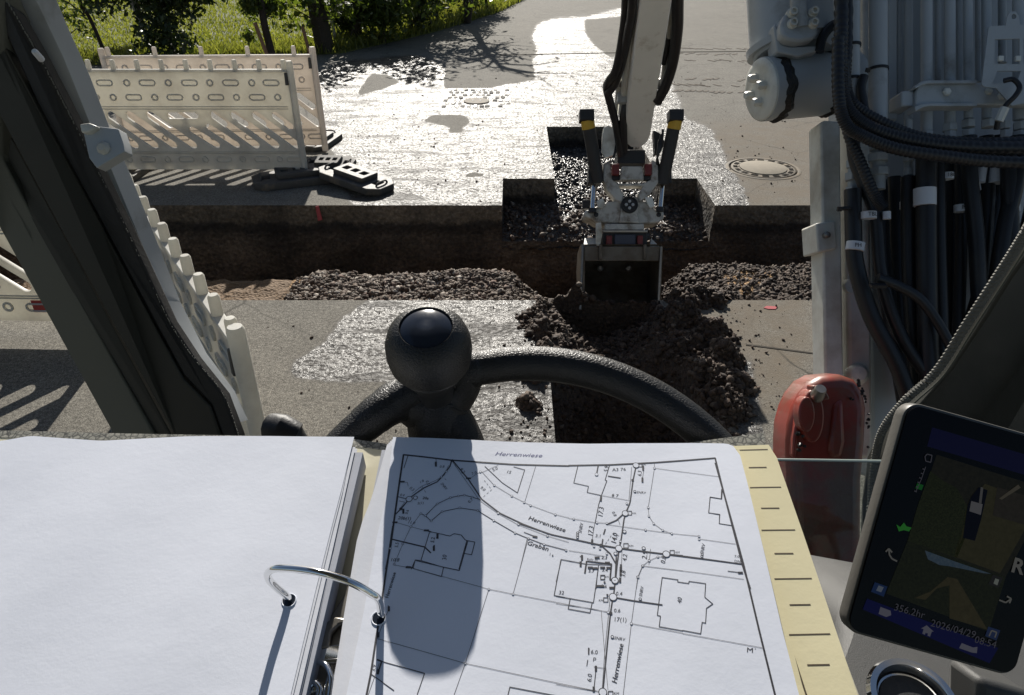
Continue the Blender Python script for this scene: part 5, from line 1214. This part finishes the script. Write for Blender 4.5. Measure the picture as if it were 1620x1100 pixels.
sagL = lambda u: np.interp(u, [-300, 0, 48, 160, 300, 430, 560], [4, 0, -8, 1, -3, -3, 0])
sheet('blank_sheet', [(-70, 700), (-140, 820), (-330, 1330)], [(560, 690), (540, 773), (525, 830), (500, 930), (460, 1100), (410, 1310)], 0, 1, 'paper', edge_sag=sagL)
sheet('blank_sheet', [(-80, 704), (-150, 820), (-340, 1330)], [(558, 693), (541, 780), (526, 838), (464, 1100), (414, 1310)], -.0004, 1, 'paper2', edge_sag=sagL)
for k in range(2):
    sheet('blank_sheet', [(-70 + 6 * k, 702 + 1.5 * k), (-150, 820), (-340, 1330)], [(562 + 3 * k, 706 + 3 * k), (530 + 2.8 * k, 850), (473 + 2.8 * k, 1100), (423 + 3 * k, 1310)], -.0010 - .0012 * k, 1, 'paper2', n=24, m=20)
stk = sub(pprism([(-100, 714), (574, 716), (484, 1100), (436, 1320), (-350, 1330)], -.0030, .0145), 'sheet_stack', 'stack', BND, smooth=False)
# right stack: plan on top
for k in range(4):
    sheet('plan_sheet_below', [(620 - 2.5 * k, 696 + 2.5 * k), (600 - 3 * k, 780), (576 - 3 * k, 840), (552 - 2.5 * k, 970), (532 - 2.5 * k, 1100), (500, 1310)], [(1158, 707 + 2 * k), (1262, 1104), (1330, 1330)], -.0016 - .0016 * k, 2, 'paper2', n=24, m=20)
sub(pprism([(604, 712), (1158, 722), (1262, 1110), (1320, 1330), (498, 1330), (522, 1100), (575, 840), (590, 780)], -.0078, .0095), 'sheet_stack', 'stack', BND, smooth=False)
cr = sheet('divider_tabs', [(1090, 708), (1190, 1104), (1240, 1330)], [(1216, 704), (1226, 716), (1272, 850), (1355, 1100), (1425, 1330)], -.0078, 2, 'cream', n=30, m=30, th=.0006)
sheet('divider_sheet', [(1090, 712), (1190, 1104), (1240, 1330)], [(1170, 712), (1262, 1060), (1288, 1160), (1330, 1330)], -.0050, 2, 'cream', n=16, m=24)
sagR = lambda u: np.interp(u, [610, 700, 800, 890, 1000, 1100, 1150, 1170], [0, 2, 4, 5, 1, -2, -2, 6])
plan = sheet('site_plan', [(622, 692), (611, 790), (596, 850), (575, 970), (548, 1100), (520, 1310)], [(1160, 704), (1170, 712), (1182, 760), (1210, 880), (1238, 1000), (1264, 1100), (1320, 1330)], .0, 2, 'paper', n=70, m=56, edge_sag=sagR)

# ---- drawing on the plan
zA = lambda x, y: (540 + x / 3.0, 733 + y / 3.0)
zB = lambda x, y: (600 + x / 5.237, 690 + y / 5.237)
zC = lambda x, y: (900 + x / 4.582, 690 + y / 4.582)
zD = lambda x, y: (880 + x / 5.0, 880 + y / 5.0)
zE = lambda x, y: (1080 + x / 3.0, 733 + y / 3.0)
WID = {1: .00024, 2: .00040, 3: .00070, 4: .00100}
INK = {1: MB(), 2: MB(), 3: MB(), 4: MB()}
def densify(px, s=9):
    out = [px[0]]
    for a, b in zip(px[:-1], px[1:]):
        k = max(1, int(math.hypot(b[0] - a[0], b[1] - a[1]) / s)); out += [(a[0] + (b[0] - a[0]) * i / k, a[1] + (b[1] - a[1]) * i / k) for i in range(1, k + 1)]
    return out
def stroke(mb, px, wd, off, side=2, dash=None):
    px = densify(px, 7 if dash is None else dash); pts = [on(u, v, off, side) for u, v in px]
    for i, (a, b) in enumerate(zip(pts[:-1], pts[1:])):
        if dash and i % 2: continue
        d = (b - a); 
        if d.length < 1e-7: continue
        d.normalize(); s_ = d.cross(PN) * wd / 2; e = d * wd * .25; mb.add([a - e - s_, b + e - s_, b + e + s_, a - e + s_], [(0, 1, 2, 3)])
def L(z, w_, *pts, dash=None): stroke(INK[w_], [z(*p) for p in pts], WID[w_], .00012, 2, dash)
def C(z, w_, x, y, r, n=14, fill=False):
    u, v = z(x, y); sc = {zA: 3.0, zB: 5.237, zC: 4.582, zD: 5.0, zE: 3.0}[z]; r = r / sc; c0 = on(u, v, .00017, 2); X_ = (on(u + 2, v, .00017, 2) - c0).normalized(); Y_ = PN.cross(X_); rr = r * (pp(u + 1, v) - pp(u, v)).length
    pts = [c0 + X_ * math.cos(2 * math.pi * k / n) * rr + Y_ * math.sin(2 * math.pi * k / n) * rr for k in range(n)]
    mb = MB_WHITE if not fill else INK[4]; mb.add([p + (PN * .00001 if not fill else PN * .00002) for p in pts], [tuple(range(n))])
    if not fill:
        for a, b in zip(pts, pts[1:] + pts[:1]):
            d = (b - a).normalized(); s_ = d.cross(PN) * WID[w_] / 2; q_ = PN * .00002; INK[w_].add([a - s_ + q_, b - s_ + q_, b + s_ + q_, a + s_ + q_], [(0, 1, 2, 3)])
MB_WHITE = MB(); TXT = MB(); TXT2 = MB()
def T(z, body, x, y, h, ang=0, mb=None, shear=.12, bold=0.0, wsc=1.0):
    """h: letter height in the zoom's own pixels; (x, y): start of the baseline centre line"""
    sc = {zA: 3.0, zB: 5.237, zC: 4.582, zD: 5.0, zE: 3.0}[z]; u, v = z(x, y); a = R(ang); o = on(u, v, .00008, 2); X_ = (on(u + 4 * math.cos(a), v + 4 * math.sin(a), .00008, 2) - o); k = X_.length / 4; X_.normalize(); Y_ = PN.cross(X_)
    X_ = (pp(u + 4 * math.cos(a), v + 4 * math.sin(a), 0) - pp(u, v, 0)).normalized(); Y_ = PN.cross(X_); m_ = mb or TXT; n0_ = len(m_.v)
    put_text(m_, body, h / sc * 1.38 * k, pp(u, v, 0), X_ * wsc, Y_, shear=shear, bold=bold)
    for i_ in range(n0_, len(m_.v)): m_.v[i_] = m_.v[i_] + PN * (wave(m_.v[i_], 2) + .00010)
# frame of the sheet
L(zB, 4, (202, 160), (600, 208), (805, 220), (1100, 238), (1571, 250)); L(zC, 4, (0, 216), (300, 210), (620, 192), (1060, 160))
L(zC, 4, (1060, 160), (1110, 370), (1180, 650), (1255, 940), (1310, 1110)); L(zE, 4, (155, 0), (288, 490), (360, 790), (438, 1100)); 
L(zB, 4, (202, 160), (170, 370), (130, 650), (95, 900), (55, 1100)); L(zA, 4, (245, 300), (205, 560), (165, 830), (140, 1000), (120, 1100))
# Herrenwiese main sewer
L(zB, 3, (608, 210), (740, 365), (850, 525), (1000, 640), (1190, 730), (1400, 810), (1571, 850)); L(zB, 1, (608, 220), (820, 520), (850, 548), (990, 645), (1150, 735), (1390, 828), (1571, 880))
L(zA, 3, (840, 285), (1000, 340), (1230, 387), (1320, 402), (1530, 430), (1619, 440)); L(zC, 3, (0, 742), (230, 790), (365, 812), (680, 855)); L(zC, 3, (730, 862), (1000, 900), (1255, 936)); L(zE, 3, (0, 442), (280, 484))
L(zB, 3, (600, 212), (585, 260), (520, 345), (480, 385), (370, 435), (275, 500), (235, 540), (180, 605), (130, 655))
# left hand curved kerb
L(zB, 2, (380, 665), (480, 565), (590, 513), (655, 500), (705, 493), (770, 508), (840, 530)); L(zB, 2, (345, 645), (382, 662), (430, 705), (520, 628), (668, 597), (815, 618), (948, 700), (1125, 803), (1237, 850), (1365, 898), (1548, 945))
for x, y in [(480, 565), (590, 513), (655, 500), (705, 493), (770, 508), (430, 705), (520, 628), (668, 597), (815, 618), (948, 700), (1125, 803), (1237, 850), (1365, 898), (1548, 945), (345, 645), (382, 662), (262, 752), (195, 893), (123, 1060), (985, 640), (1153, 733), (1393, 828), (953, 410), (1098, 498), (1200, 550), (1253, 576), (1458, 652), (838, 300), (352, 428), (515, 345), (555, 300)]: C(zB, 1, x, y, 9, 8)
L(zB, 1, (345, 645), (262, 752), (195, 893), (123, 1060)); L(zB, 1, (135, 715), (262, 752), (390, 785))
L(zB, 2, (390, 785), (585, 828), (620, 808), (680, 820), (710, 858), (725, 865)); L(zB, 2, (725, 865), (792, 878), (765, 982), (705, 972), (725, 865)); L(zB, 2, (415, 800), (345, 1030), (298, 1025), (265, 1100)); L(zB, 2, (725, 865), (660, 1100)); L(zB, 2, (345, 1030), (530, 1085), (660, 1112))
L(zB, 3, (105, 855), (375, 918), (425, 965)); L(zB, 3, (380, 778), (430, 795)); L(zB, 3, (488, 810), (475, 845)); L(zB, 3, (455, 905), (450, 940)); L(zB, 3, (230, 1080), (280, 1090))
L(zB, 1, (850, 300), (953, 410), (1098, 498), (1200, 550), (1253, 576), (1458, 652), (1571, 680)); L(zB, 1, (1295, 255), (1205, 548)); L(zB, 2, (875, 255), (1020, 390), (1145, 472), (1205, 282), (1115, 258)); L(zB, 1, (850, 305), (985, 245)); L(zB, 1, (745, 360), (838, 300))
L(zB, 1, (1225, 850), (1165, 1100)); L(zB, 1, (870, 370), (932, 445), (850, 515), dash=3); L(zB, 2, (1200, 798), (1305, 838)); L(zB, 2, (205, 270), (240, 165)); L(zB, 1, (275, 480), (352, 420), (460, 378), (540, 330), (575, 250))
L(zB, 2, (155, 505), (235, 525)); L(zB, 1, (165, 540), (210, 550), (175, 600)); L(zB, 1, (180, 380), (235, 390), (240, 420)); L(zB, 1, (470, 190), (475, 260)); L(zB, 1, (545, 360), (555, 370)); L(zB, 1, (375, 455), (385, 470))
C(zB, 2, 248, 525, 26); C(zB, 2, 300, 515, 17); C(zB, 2, 180, 605, 14, fill=True); C(zB, 2, 605, 210, 12, fill=True)
# top middle building and its drains
L(zC, 2, (65, 218), (35, 342), (142, 366), (132, 410), (235, 432)); L(zC, 1, (235, 432), (440, 468)); L(zC, 2, (295, 210), (262, 320), (275, 325), (235, 432), (215, 500), (190, 628)); L(zC, 3, (212, 216), (200, 280)); C(zC, 1, 200, 280, 12)
L(zC, 3, (285, 292), (460, 318), dash=18); L(zC, 3, (485, 225), (465, 320), (445, 470), (440, 490), (415, 550), (400, 600), (380, 740), (365, 810), (350, 930), (338, 1040)); L(zC, 1, (455, 225), (435, 460)); L(zC, 1, (545, 230), (530, 325))
L(zC, 1, (188, 628), (165, 770)); L(zC, 3, (240, 786), (252, 710), (275, 640), dash=8); L(zC, 3, (275, 640), (345, 610), (400, 560)); L(zC, 1, (190, 628), (275, 632)); L(zC, 1, (0, 598), (35, 602), (190, 628)); L(zC, 1, (275, 640), (380, 655), (555, 680), (745, 708), (942, 730)); L(zC, 1, (942, 750), (1205, 790))
L(zC, 1, (355, 600), (370, 640)); L(zC, 1, (265, 780), (315, 708), (380, 725), dash=3)
L(zC, 1, (620, 195), (620, 232), (575, 518), (580, 580), (615, 635), (680, 683), (745, 708)); L(zC, 1, (620, 232), (1085, 296))
for x, y in [(620, 232), (575, 518), (580, 580), (615, 635), (680, 683), (745, 708), (555, 680), (942, 730), (942, 752), (35, 602), (203, 628), (275, 632), (420, 490), (372, 762), (645, 875), (582, 902), (536, 938), (502, 1020), (182, 798), (225, 815), (275, 850)]: C(zC, 1, x, y, 8, 8)
for x, y in ((403, 692), (542, 812), (338, 850)): C(zC, 2, x, y, 12)
for x, y, r in ((486, 212, 22), (408, 560, 22), (362, 812, 24), (706, 856, 25), (334, 1043, 24)): C(zC, 2, x, y, r)
C(zC, 2, 462, 320, 10, fill=True); C(zC, 2, 232, 790, 12, fill=True); C(zC, 2, 334, 1043, 4, 6, fill=True)
def sq(z, x, y, s, w_=2): L(z, w_, (x - s, y - s), (x + s, y - s), (x + s, y + s), (x - s, y + s), (x - s, y - s))
sq(zC, 518, 213, 11); sq(zC, 440, 558, 14); sq(zC, 414, 793, 16); sq(zC, 748, 845, 15); sq(zC, 246, 1020, 15)
L(zC, 2, (1105, 390), (1102, 460), (1022, 446), (1012, 560), (1090, 575), (1088, 640), (1182, 655)); L(zE, 2, (188, 125), (184, 172), (130, 162), (122, 238), (175, 246), (172, 290), (232, 300)) if False else None
L(zC, 1, (536, 940), (900, 990), (1265, 1045)); L(zC, 1, (706, 876), (645, 875), (582, 902), (536, 938), (502, 1020), (490, 1100)); L(zC, 1, (0, 905), (130, 925)); L(zC, 1, (0, 830), (140, 850), (260, 870)); L(zC, 2, (1150, 985), (1250, 998))
# below the junction
L(zC, 3, (240, 796), (300, 850), (345, 930)); L(zC, 3, (135, 905), (310, 925), (300, 1030), (325, 1045)); L(zC, 3, (128, 905), (115, 990)); L(zC, 2, (215, 935), (205, 1010), (198, 1100)); L(zC, 2, (80, 870), (100, 872)); L(zC, 2, (95, 880), (85, 945)); L(zC, 3, (380, 935), (375, 960)); L(zC, 3, (375, 975), (372, 1010)); L(zC, 1, (385, 830), (378, 1040)); L(zC, 2, (215, 1083), (250, 1085)); L(zC, 1, (592, 818), (580, 930))
L(zD, 2, (40, 25), (240, 60), (430, 65)); L(zD, 2, (40, 25), (0, 200)); L(zD, 2, (335, 80), (295, 362), (0, 312)); L(zD, 2, (110, 335), (95, 412), (268, 442), (285, 362)); L(zD, 3, (240, 45), (228, 130)); L(zD, 3, (435, 68), (425, 180), (445, 190)); L(zD, 2, (320, 232), (350, 234)); L(zD, 2, (425, 243), (455, 245))
L(zD, 3, (475, 0), (468, 170)); L(zD, 3, (465, 215), (455, 300)); L(zD, 3, (445, 345), (430, 445), (410, 640), (395, 800), (372, 1040)); L(zD, 1, (425, 345), (385, 750), (365, 1040)); L(zD, 1, (357, 430), (385, 770), (410, 1045))
C(zD, 2, 466, 188, 27); C(zD, 2, 450, 318, 30); C(zD, 2, 466, 188, 4, 6, fill=True); C(zD, 2, 432, 445, 14, fill=True); C(zD, 2, 370, 1070, 32); C(zD, 1, 412, 438, 10, 8); C(zD, 2, 383, 202, 9, 8, fill=True); C(zD, 2, 405, 302, 9, 8, fill=True)
sq(zD, 368, 165, 16); sq(zD, 393, 340, 17); sq(zD, 432, 1080, 18); C(zD, 2, 445, 632, 11, 10); C(zD, 2, 665, 336, 10, 10)
L(zD, 3, (480, 325), (620, 350), (838, 384)); L(zD, 1, (0, 370), (285, 410), (412, 438)); L(zD, 2, (838, 168), (820, 300), (800, 465), (825, 472), (815, 555), (1000, 590)); L(zD, 2, (838, 168), (962, 188), (960, 205), (1005, 212)); L(zD, 1, (683, 75), (645, 162), (595, 528), (530, 1100)); C(zD, 1, 683, 75, 10, 8); C(zD, 1, 645, 162, 10, 8); C(zD, 1, 595, 528, 10, 8); C(zD, 1, 735, 33, 10, 8)
L(zD, 1, (595, 528), (1000, 608)); L(zE, 1, (0, 808), (376, 878)); L(zD, 1, (683, 75), (1000, 118)); L(zE, 2, (0, 793), (85, 810), (92, 756), (108, 760), (112, 690), (142, 670), (104, 638), (108, 574), (30, 562), (28, 572), (0, 568)); L(zE, 2, (188, 125), (184, 172), (130, 162), (122, 238), (175, 246), (172, 290), (232, 300))
L(zD, 1, (0, 1005), (300, 1058), (340, 1062)); L(zD, 2, (318, 870), (298, 1055)); L(zD, 1, (300, 868), (385, 880)); L(zD, 2, (262, 722), (258, 770), (243, 858), (290, 865), dash=7)
# lower left
L(zA, 2, (235, 360), (395, 398), (425, 425)); L(zA, 1, (250, 482), (340, 498), (700, 597), (815, 620), (1285, 706)); L(zA, 1, (700, 597), (588, 950)); L(zA, 1, (588, 950), (535, 1100)); L(zA, 1, (588, 950), (1230, 1080)); L(zA, 1, (165, 830), (588, 950)); L(zA, 1, (885, 365), (815, 620)); L(zA, 2, (340, 498), (350, 460), (485, 492), (475, 537), (340, 498)); L(zA, 2, (600, 370), (560, 508), (485, 492))
L(zA, 2, (1042, 457), (1010, 625), (1060, 634)); L(zA, 3, (170, 932), (190, 940)); L(zA, 2, (190, 940), (395, 998), (360, 1100)); L(zA, 3, (190, 945), (172, 1000)); L(zA, 2, (140, 1000), (250, 1080)); L(zA, 1, (180, 950), (128, 1100)); L(zA, 2, (790, 1100), (800, 1060), (1080, 1110)); L(zA, 2, (222, 675), (228, 695)); L(zA, 2, (175, 800), (168, 830)); L(zA, 1, (225, 690), (170, 830))
for x, y in [(700, 597), (588, 950), (815, 620), (232, 404), (888, 358), (1066, 412)]: C(zA, 1, x, y, 5, 8)
# lettering
T(zB, 'Herrenwiese', 955, 152, 40, 2, TXT2, .35, wsc=1.35); T(zA, 'Herrenwiese', 888, 260, 22, 19, bold=.00004, wsc=1.15); T(zA, 'Graben', 882, 378, 23, 17, bold=.00004, wsc=1.1)
T(zB, '15', 1052, 298, 30, 12); T(zB, '5.0', 938, 290, 28, -28); T(zB, '9.2', 672, 275, 28, 52); T(zB, '7.0', 765, 322, 26, -20); T(zB, '0.8', 500, 262, 24, 0); T(zB, '20a', 358, 518, 26, 3, bold=.00003); T(zB, '2(1)', 315, 562, 24, -5); T(zB, '20b(1)', 155, 680, 30, 4, bold=.00003); T(zB, '11.0', 235, 715, 26, 8); T(zB, '1.0', 335, 395, 24, -30); T(zB, '0.5', 395, 375, 22, 70); T(zB, '0.5', 255, 430, 24, 40); T(zB, '0.4', 172, 490, 22, 10); T(zB, '9.0', 840, 425, 26, 40); T(zB, '0.7', 740, 555, 26, -45)
T(zB, 'SNRV', 515, 395, 20, 50); T(zB, '5.2', 440, 885, 28, -80, bold=.00003); T(zB, '5.5', 143, 925, 26, -80); T(zB, '30', 540, 1030, 34, -85); T(zB, '10.8', 90, 1025, 32, 2); T(zB, '0.6', 225, 650, 22, -70)
T(zA, 'Herrenwiese', 215, 640, 18, -73, bold=.00003); T(zA, '3.2', 172, 765, 16, -70); T(zA, '3.9', 152, 990, 20, -78)
T(zC, 'A3 76', 312, 248, 27, -3, wsc=1.1); T(zC, '8 7', 308, 432, 26, 4, wsc=1.1); T(zC, '5.9', 268, 262, 26, -80); T(zC, '6.3', 512, 292, 24, -85); T(zC, 'SNRV', 490, 408, 20, 4); T(zC, '17.3', 228, 590, 32, -82, wsc=1.0); T(zC, '17.3', 155, 728, 32, -82); T(zC, '3.1', 190, 722, 26, 5); T(zC, '14.0', 325, 782, 34, -80, bold=.00003); T(zC, 'SNRV', 80, 705, 22, -78); T(zC, '0.8', 318, 548, 22, 60); T(zC, 'KM', 528, 208, 14, 3); T(zC, 'KM', 458, 560, 14, 3); T(zC, 'KM', 435, 795, 16, 3); T(zC, 'KM', 770, 845, 16, 3); T(zC, '2.9', 548, 892, 34, -82); T(zC, '0.8', 682, 925, 32, -80); T(zC, 'SNRV', 962, 860, 22, -78); T(zC, '7.0', 1195, 880, 22, 5); T(zC, 'DN', 1195, 915, 22, 5); T(zC, '4.2', 405, 905, 30, -85); T(zC, '2.3', 235, 878, 26, 5, bold=.00003); T(zC, 'Rohr 30', 130, 890, 17, 5); T(zC, '3.7', 140, 975, 26, 3, bold=.00003); T(zC, '3.4', 238, 968, 26, 3, bold=.00003); T(zC, '5.6', 232, 1085, 26, 3); T(zC, '3.8', 395, 1020, 28, -85)
for x, y in ((62, 735), (63, 718), (63, 702)): C(zC, 2, x, y, 8, 8)
C(zC, 2, 478, 402, 9, 8); C(zC, 2, 962, 878, 8, 8); C(zC, 2, 964, 862, 8, 8)
T(zD, '32', 18, 285, 32, 5); T(zD, '40', 975, 375, 34, -85); T(zD, '0.4', 470, 292, 32, 3); T(zD, '0.6', 455, 425, 32, 3); T(zD, '17(1)', 452, 495, 36, 3); T(zD, 'SNRV', 458, 640, 26, 10); T(zD, 'SNRV', 668, 318, 24, -80); T(zD, 'KM', 385, 160, 15, 3); T(zD, 'KM', 335, 345, 18, 3); T(zD, 'KM', 455, 1080, 22, 3); T(zD, '6.0', 272, 750, 34, 5); T(zD, 'p', 290, 800, 34, 5, wsc=1.2); T(zD, '6.0', 262, 988, 38, -82); T(zD, 'Herrenwiese', 462, 1000, 42, -80, bold=.00004, wsc=1.08); L(zD, 3, (258, 720), (258, 765))
T(zE, 'M\u00b4', 300, 888, 24, 6, wsc=1.3); T(zA, '1', 985, 432, 14, 5); C(zA, 2, 1003, 437, 4, 6, fill=True)
for (z, x, y, a) in [(zC, 538, 232, 90), (zC, 533, 318, 90), (zC, 168, 765, 95), (zC, 232, 455, 95), (zC, 95, 878, 90), (zC, 85, 925, 90), (zC, 155, 950, 0), (zC, 190, 955, 0), (zC, 245, 950, 0), (zC, 290, 952, 0), (zC, 378, 945, 90), (zC, 375, 965, 90), (zC, 375, 985, 90), (zC, 372, 1040, 90), (zC, 205, 878, 0), (zC, 280, 915, 0), (zC, 1240, 997, 0), (zC, 240, 1084, 0), (zD, 335, 232, 0), (zD, 440, 245, 0), (zD, 315, 880, 90), (zD, 298, 1045, 90), (zB, 390, 782, 0), (zB, 482, 830, 90), (zB, 452, 930, 90), (zB, 130, 716, 0), (zB, 240, 1085, 0), (zB, 190, 382, 0), (zB, 470, 240, 90), (zB, 740, 355, 0), (zB, 200, 625, 90), (zA, 225, 690, 90), (zA, 175, 815, 90), (zA, 175, 990, 100), (zB, 1290, 834, 10)]:
    u, v = z(x, y); a = R(a); c0 = (u, v); s1 = 3.2; px = [(u - s1 * math.cos(a), v - s1 * math.sin(a)), (u + s1 * math.cos(a), v + s1 * math.sin(a))]
    stroke(INK[4], px, .0011, .00018, 2)
for k, nm, m_ in ((1, 'fine_line', 'inkgrey'), (2, 'plan_line', 'ink'), (3, 'sewer_line', 'ink'), (4, 'frame_line', 'ink')): sub(INK[k], nm, m_, plan, kind='stuff', smooth=False)
sub(MB_WHITE, 'node_circle', 'paper', plan, kind='stuff', smooth=False); sub(TXT, 'printed_text', 'ink', plan, kind='stuff', smooth=False); sub(TXT2, 'handwritten_name', 'pen', plan, smooth=False, kind='stuff')
# rules on the divider
mb = MB()
def rule(px, w_): stroke(mb, px, w_, -.0078 + .00010, 2)
rule([(1165, 712), (1180, 772), (1198, 840), (1218, 917), (1244, 1005), (1275, 1100), (1300, 1180)], .0009)
for (a, b, y) in ((1161, 1214, 712), (1177, 1235, 772), (1196, 1257, 840), (1217, 1283, 917), (1241, 1312, 1005), (1270, 1345, 1108)): rule([(a, y + .6), (b, y - .6)], .0007)
for (a, b, y) in ((1185, 1212, 740), (1204, 1232, 805), (1225, 1254, 877), (1249, 1281, 958), (1277, 1311, 1053)): rule([(a, y + .4), (b, y)], .0008)
sub(mb, 'divider_rule', 'brown', cr, kind='stuff', smooth=False)

# ring, holes and lever mechanism
fL, fR = on(459, 948, .0, 1), on(601, 976, .0, 2); ex = (fR - fL); Lr = ex.length
def rp_(f, h, y=0): return fL + ex * f + PN * h - pdir * y
mech = sub(pprism([(545, 940), (556, 905), (524, 1320), (420, 1320), (478, 1120), (500, 1010)], -.0150, .003), 'ring_mechanism', 'steel', BND, bevel=.0008)
ringp = [rp_(.0, -.016), rp_(-.01, .0), rp_(-.10, .010), rp_(-.145, .017), rp_(-.13, .024), rp_(-.02, .0305), rp_(.18, .034), rp_(.42, .0355), rp_(.66, .034), rp_(.84, .030), rp_(.97, .024)]
sub(MB().tube(ringp, .00185, 16, smooth=8), 'ring', 'chrome', mech)
sub(MB().tube([rp_(.96, .0245), rp_(1.03, .020), rp_(1.035, .012), rp_(1.01, .0), rp_(1.0, -.016)], .00185, 16, smooth=8), 'ring', 'chrome', mech)
for (u, v, side) in ((457, 950, 1), (599, 978, 2)):
    c0 = on(u, v, .00022, side); sub(MB().lathe(c0 - PN * .0001, PN, [(.0032, 0), (.0032, .00012)], 20), 'punched_hole', 'gloss', mech)
    sub(MB().lathe(c0 - PN * .0001, PN, [(.0030, .0), (.0036, .0004), (.0039, .0)], 20), 'hole_rim', 'paper', mech)
sub(pprism([(515, 985), (530, 975), (552, 978), (550, 985), (536, 988), (524, 1000), (520, 1022), (505, 1026)], -.0105, .004), 'lever_plate', 'steel', mech, bevel=.001)
sub(pprism([(500, 1022), (540, 1018), (546, 985), (552, 985), (546, 1034), (528, 1048), (500, 1046)], -.012, .003), 'lever_plate', 'chrome', mech, bevel=.001)
sub(MB().tube([pp(498, 1046, -.010), pp(515, 1052, -.008), pp(524, 1075, -.007), pp(520, 1110, -.008)], .0014, 12, smooth=6), 'lever_wire', 'chrome', mech)
sub(MB().tube([pp(488, 1090, -.010), pp(497, 1080, -.009), pp(506, 1092, -.009), pp(500, 1110, -.010)], .0016, 12, smooth=6), 'lever_wire', 'chrome', mech)
sub(pprism([(518, 1062), (528, 1066), (536, 1075), (530, 1100), (516, 1120), (508, 1110), (512, 1085)], -.008, .003), 'lever_handle', 'chrome', mech, bevel=.0012)
sub(pprism([(496, 1044), (546, 1040), (544, 1047), (497, 1052)], -.009, .001), 'mechanism_rib', 'chrome', mech, bevel=.0004)
for (u, v) in ((492, 1084), (499, 1094), (491, 1098), (505, 1086)): sub(MB().lathe(pp(u, v, -.011), PN, [(.0016, 0), (.0016, .002), (.001, .003)], 12), 'rivet', 'chrome', mech)
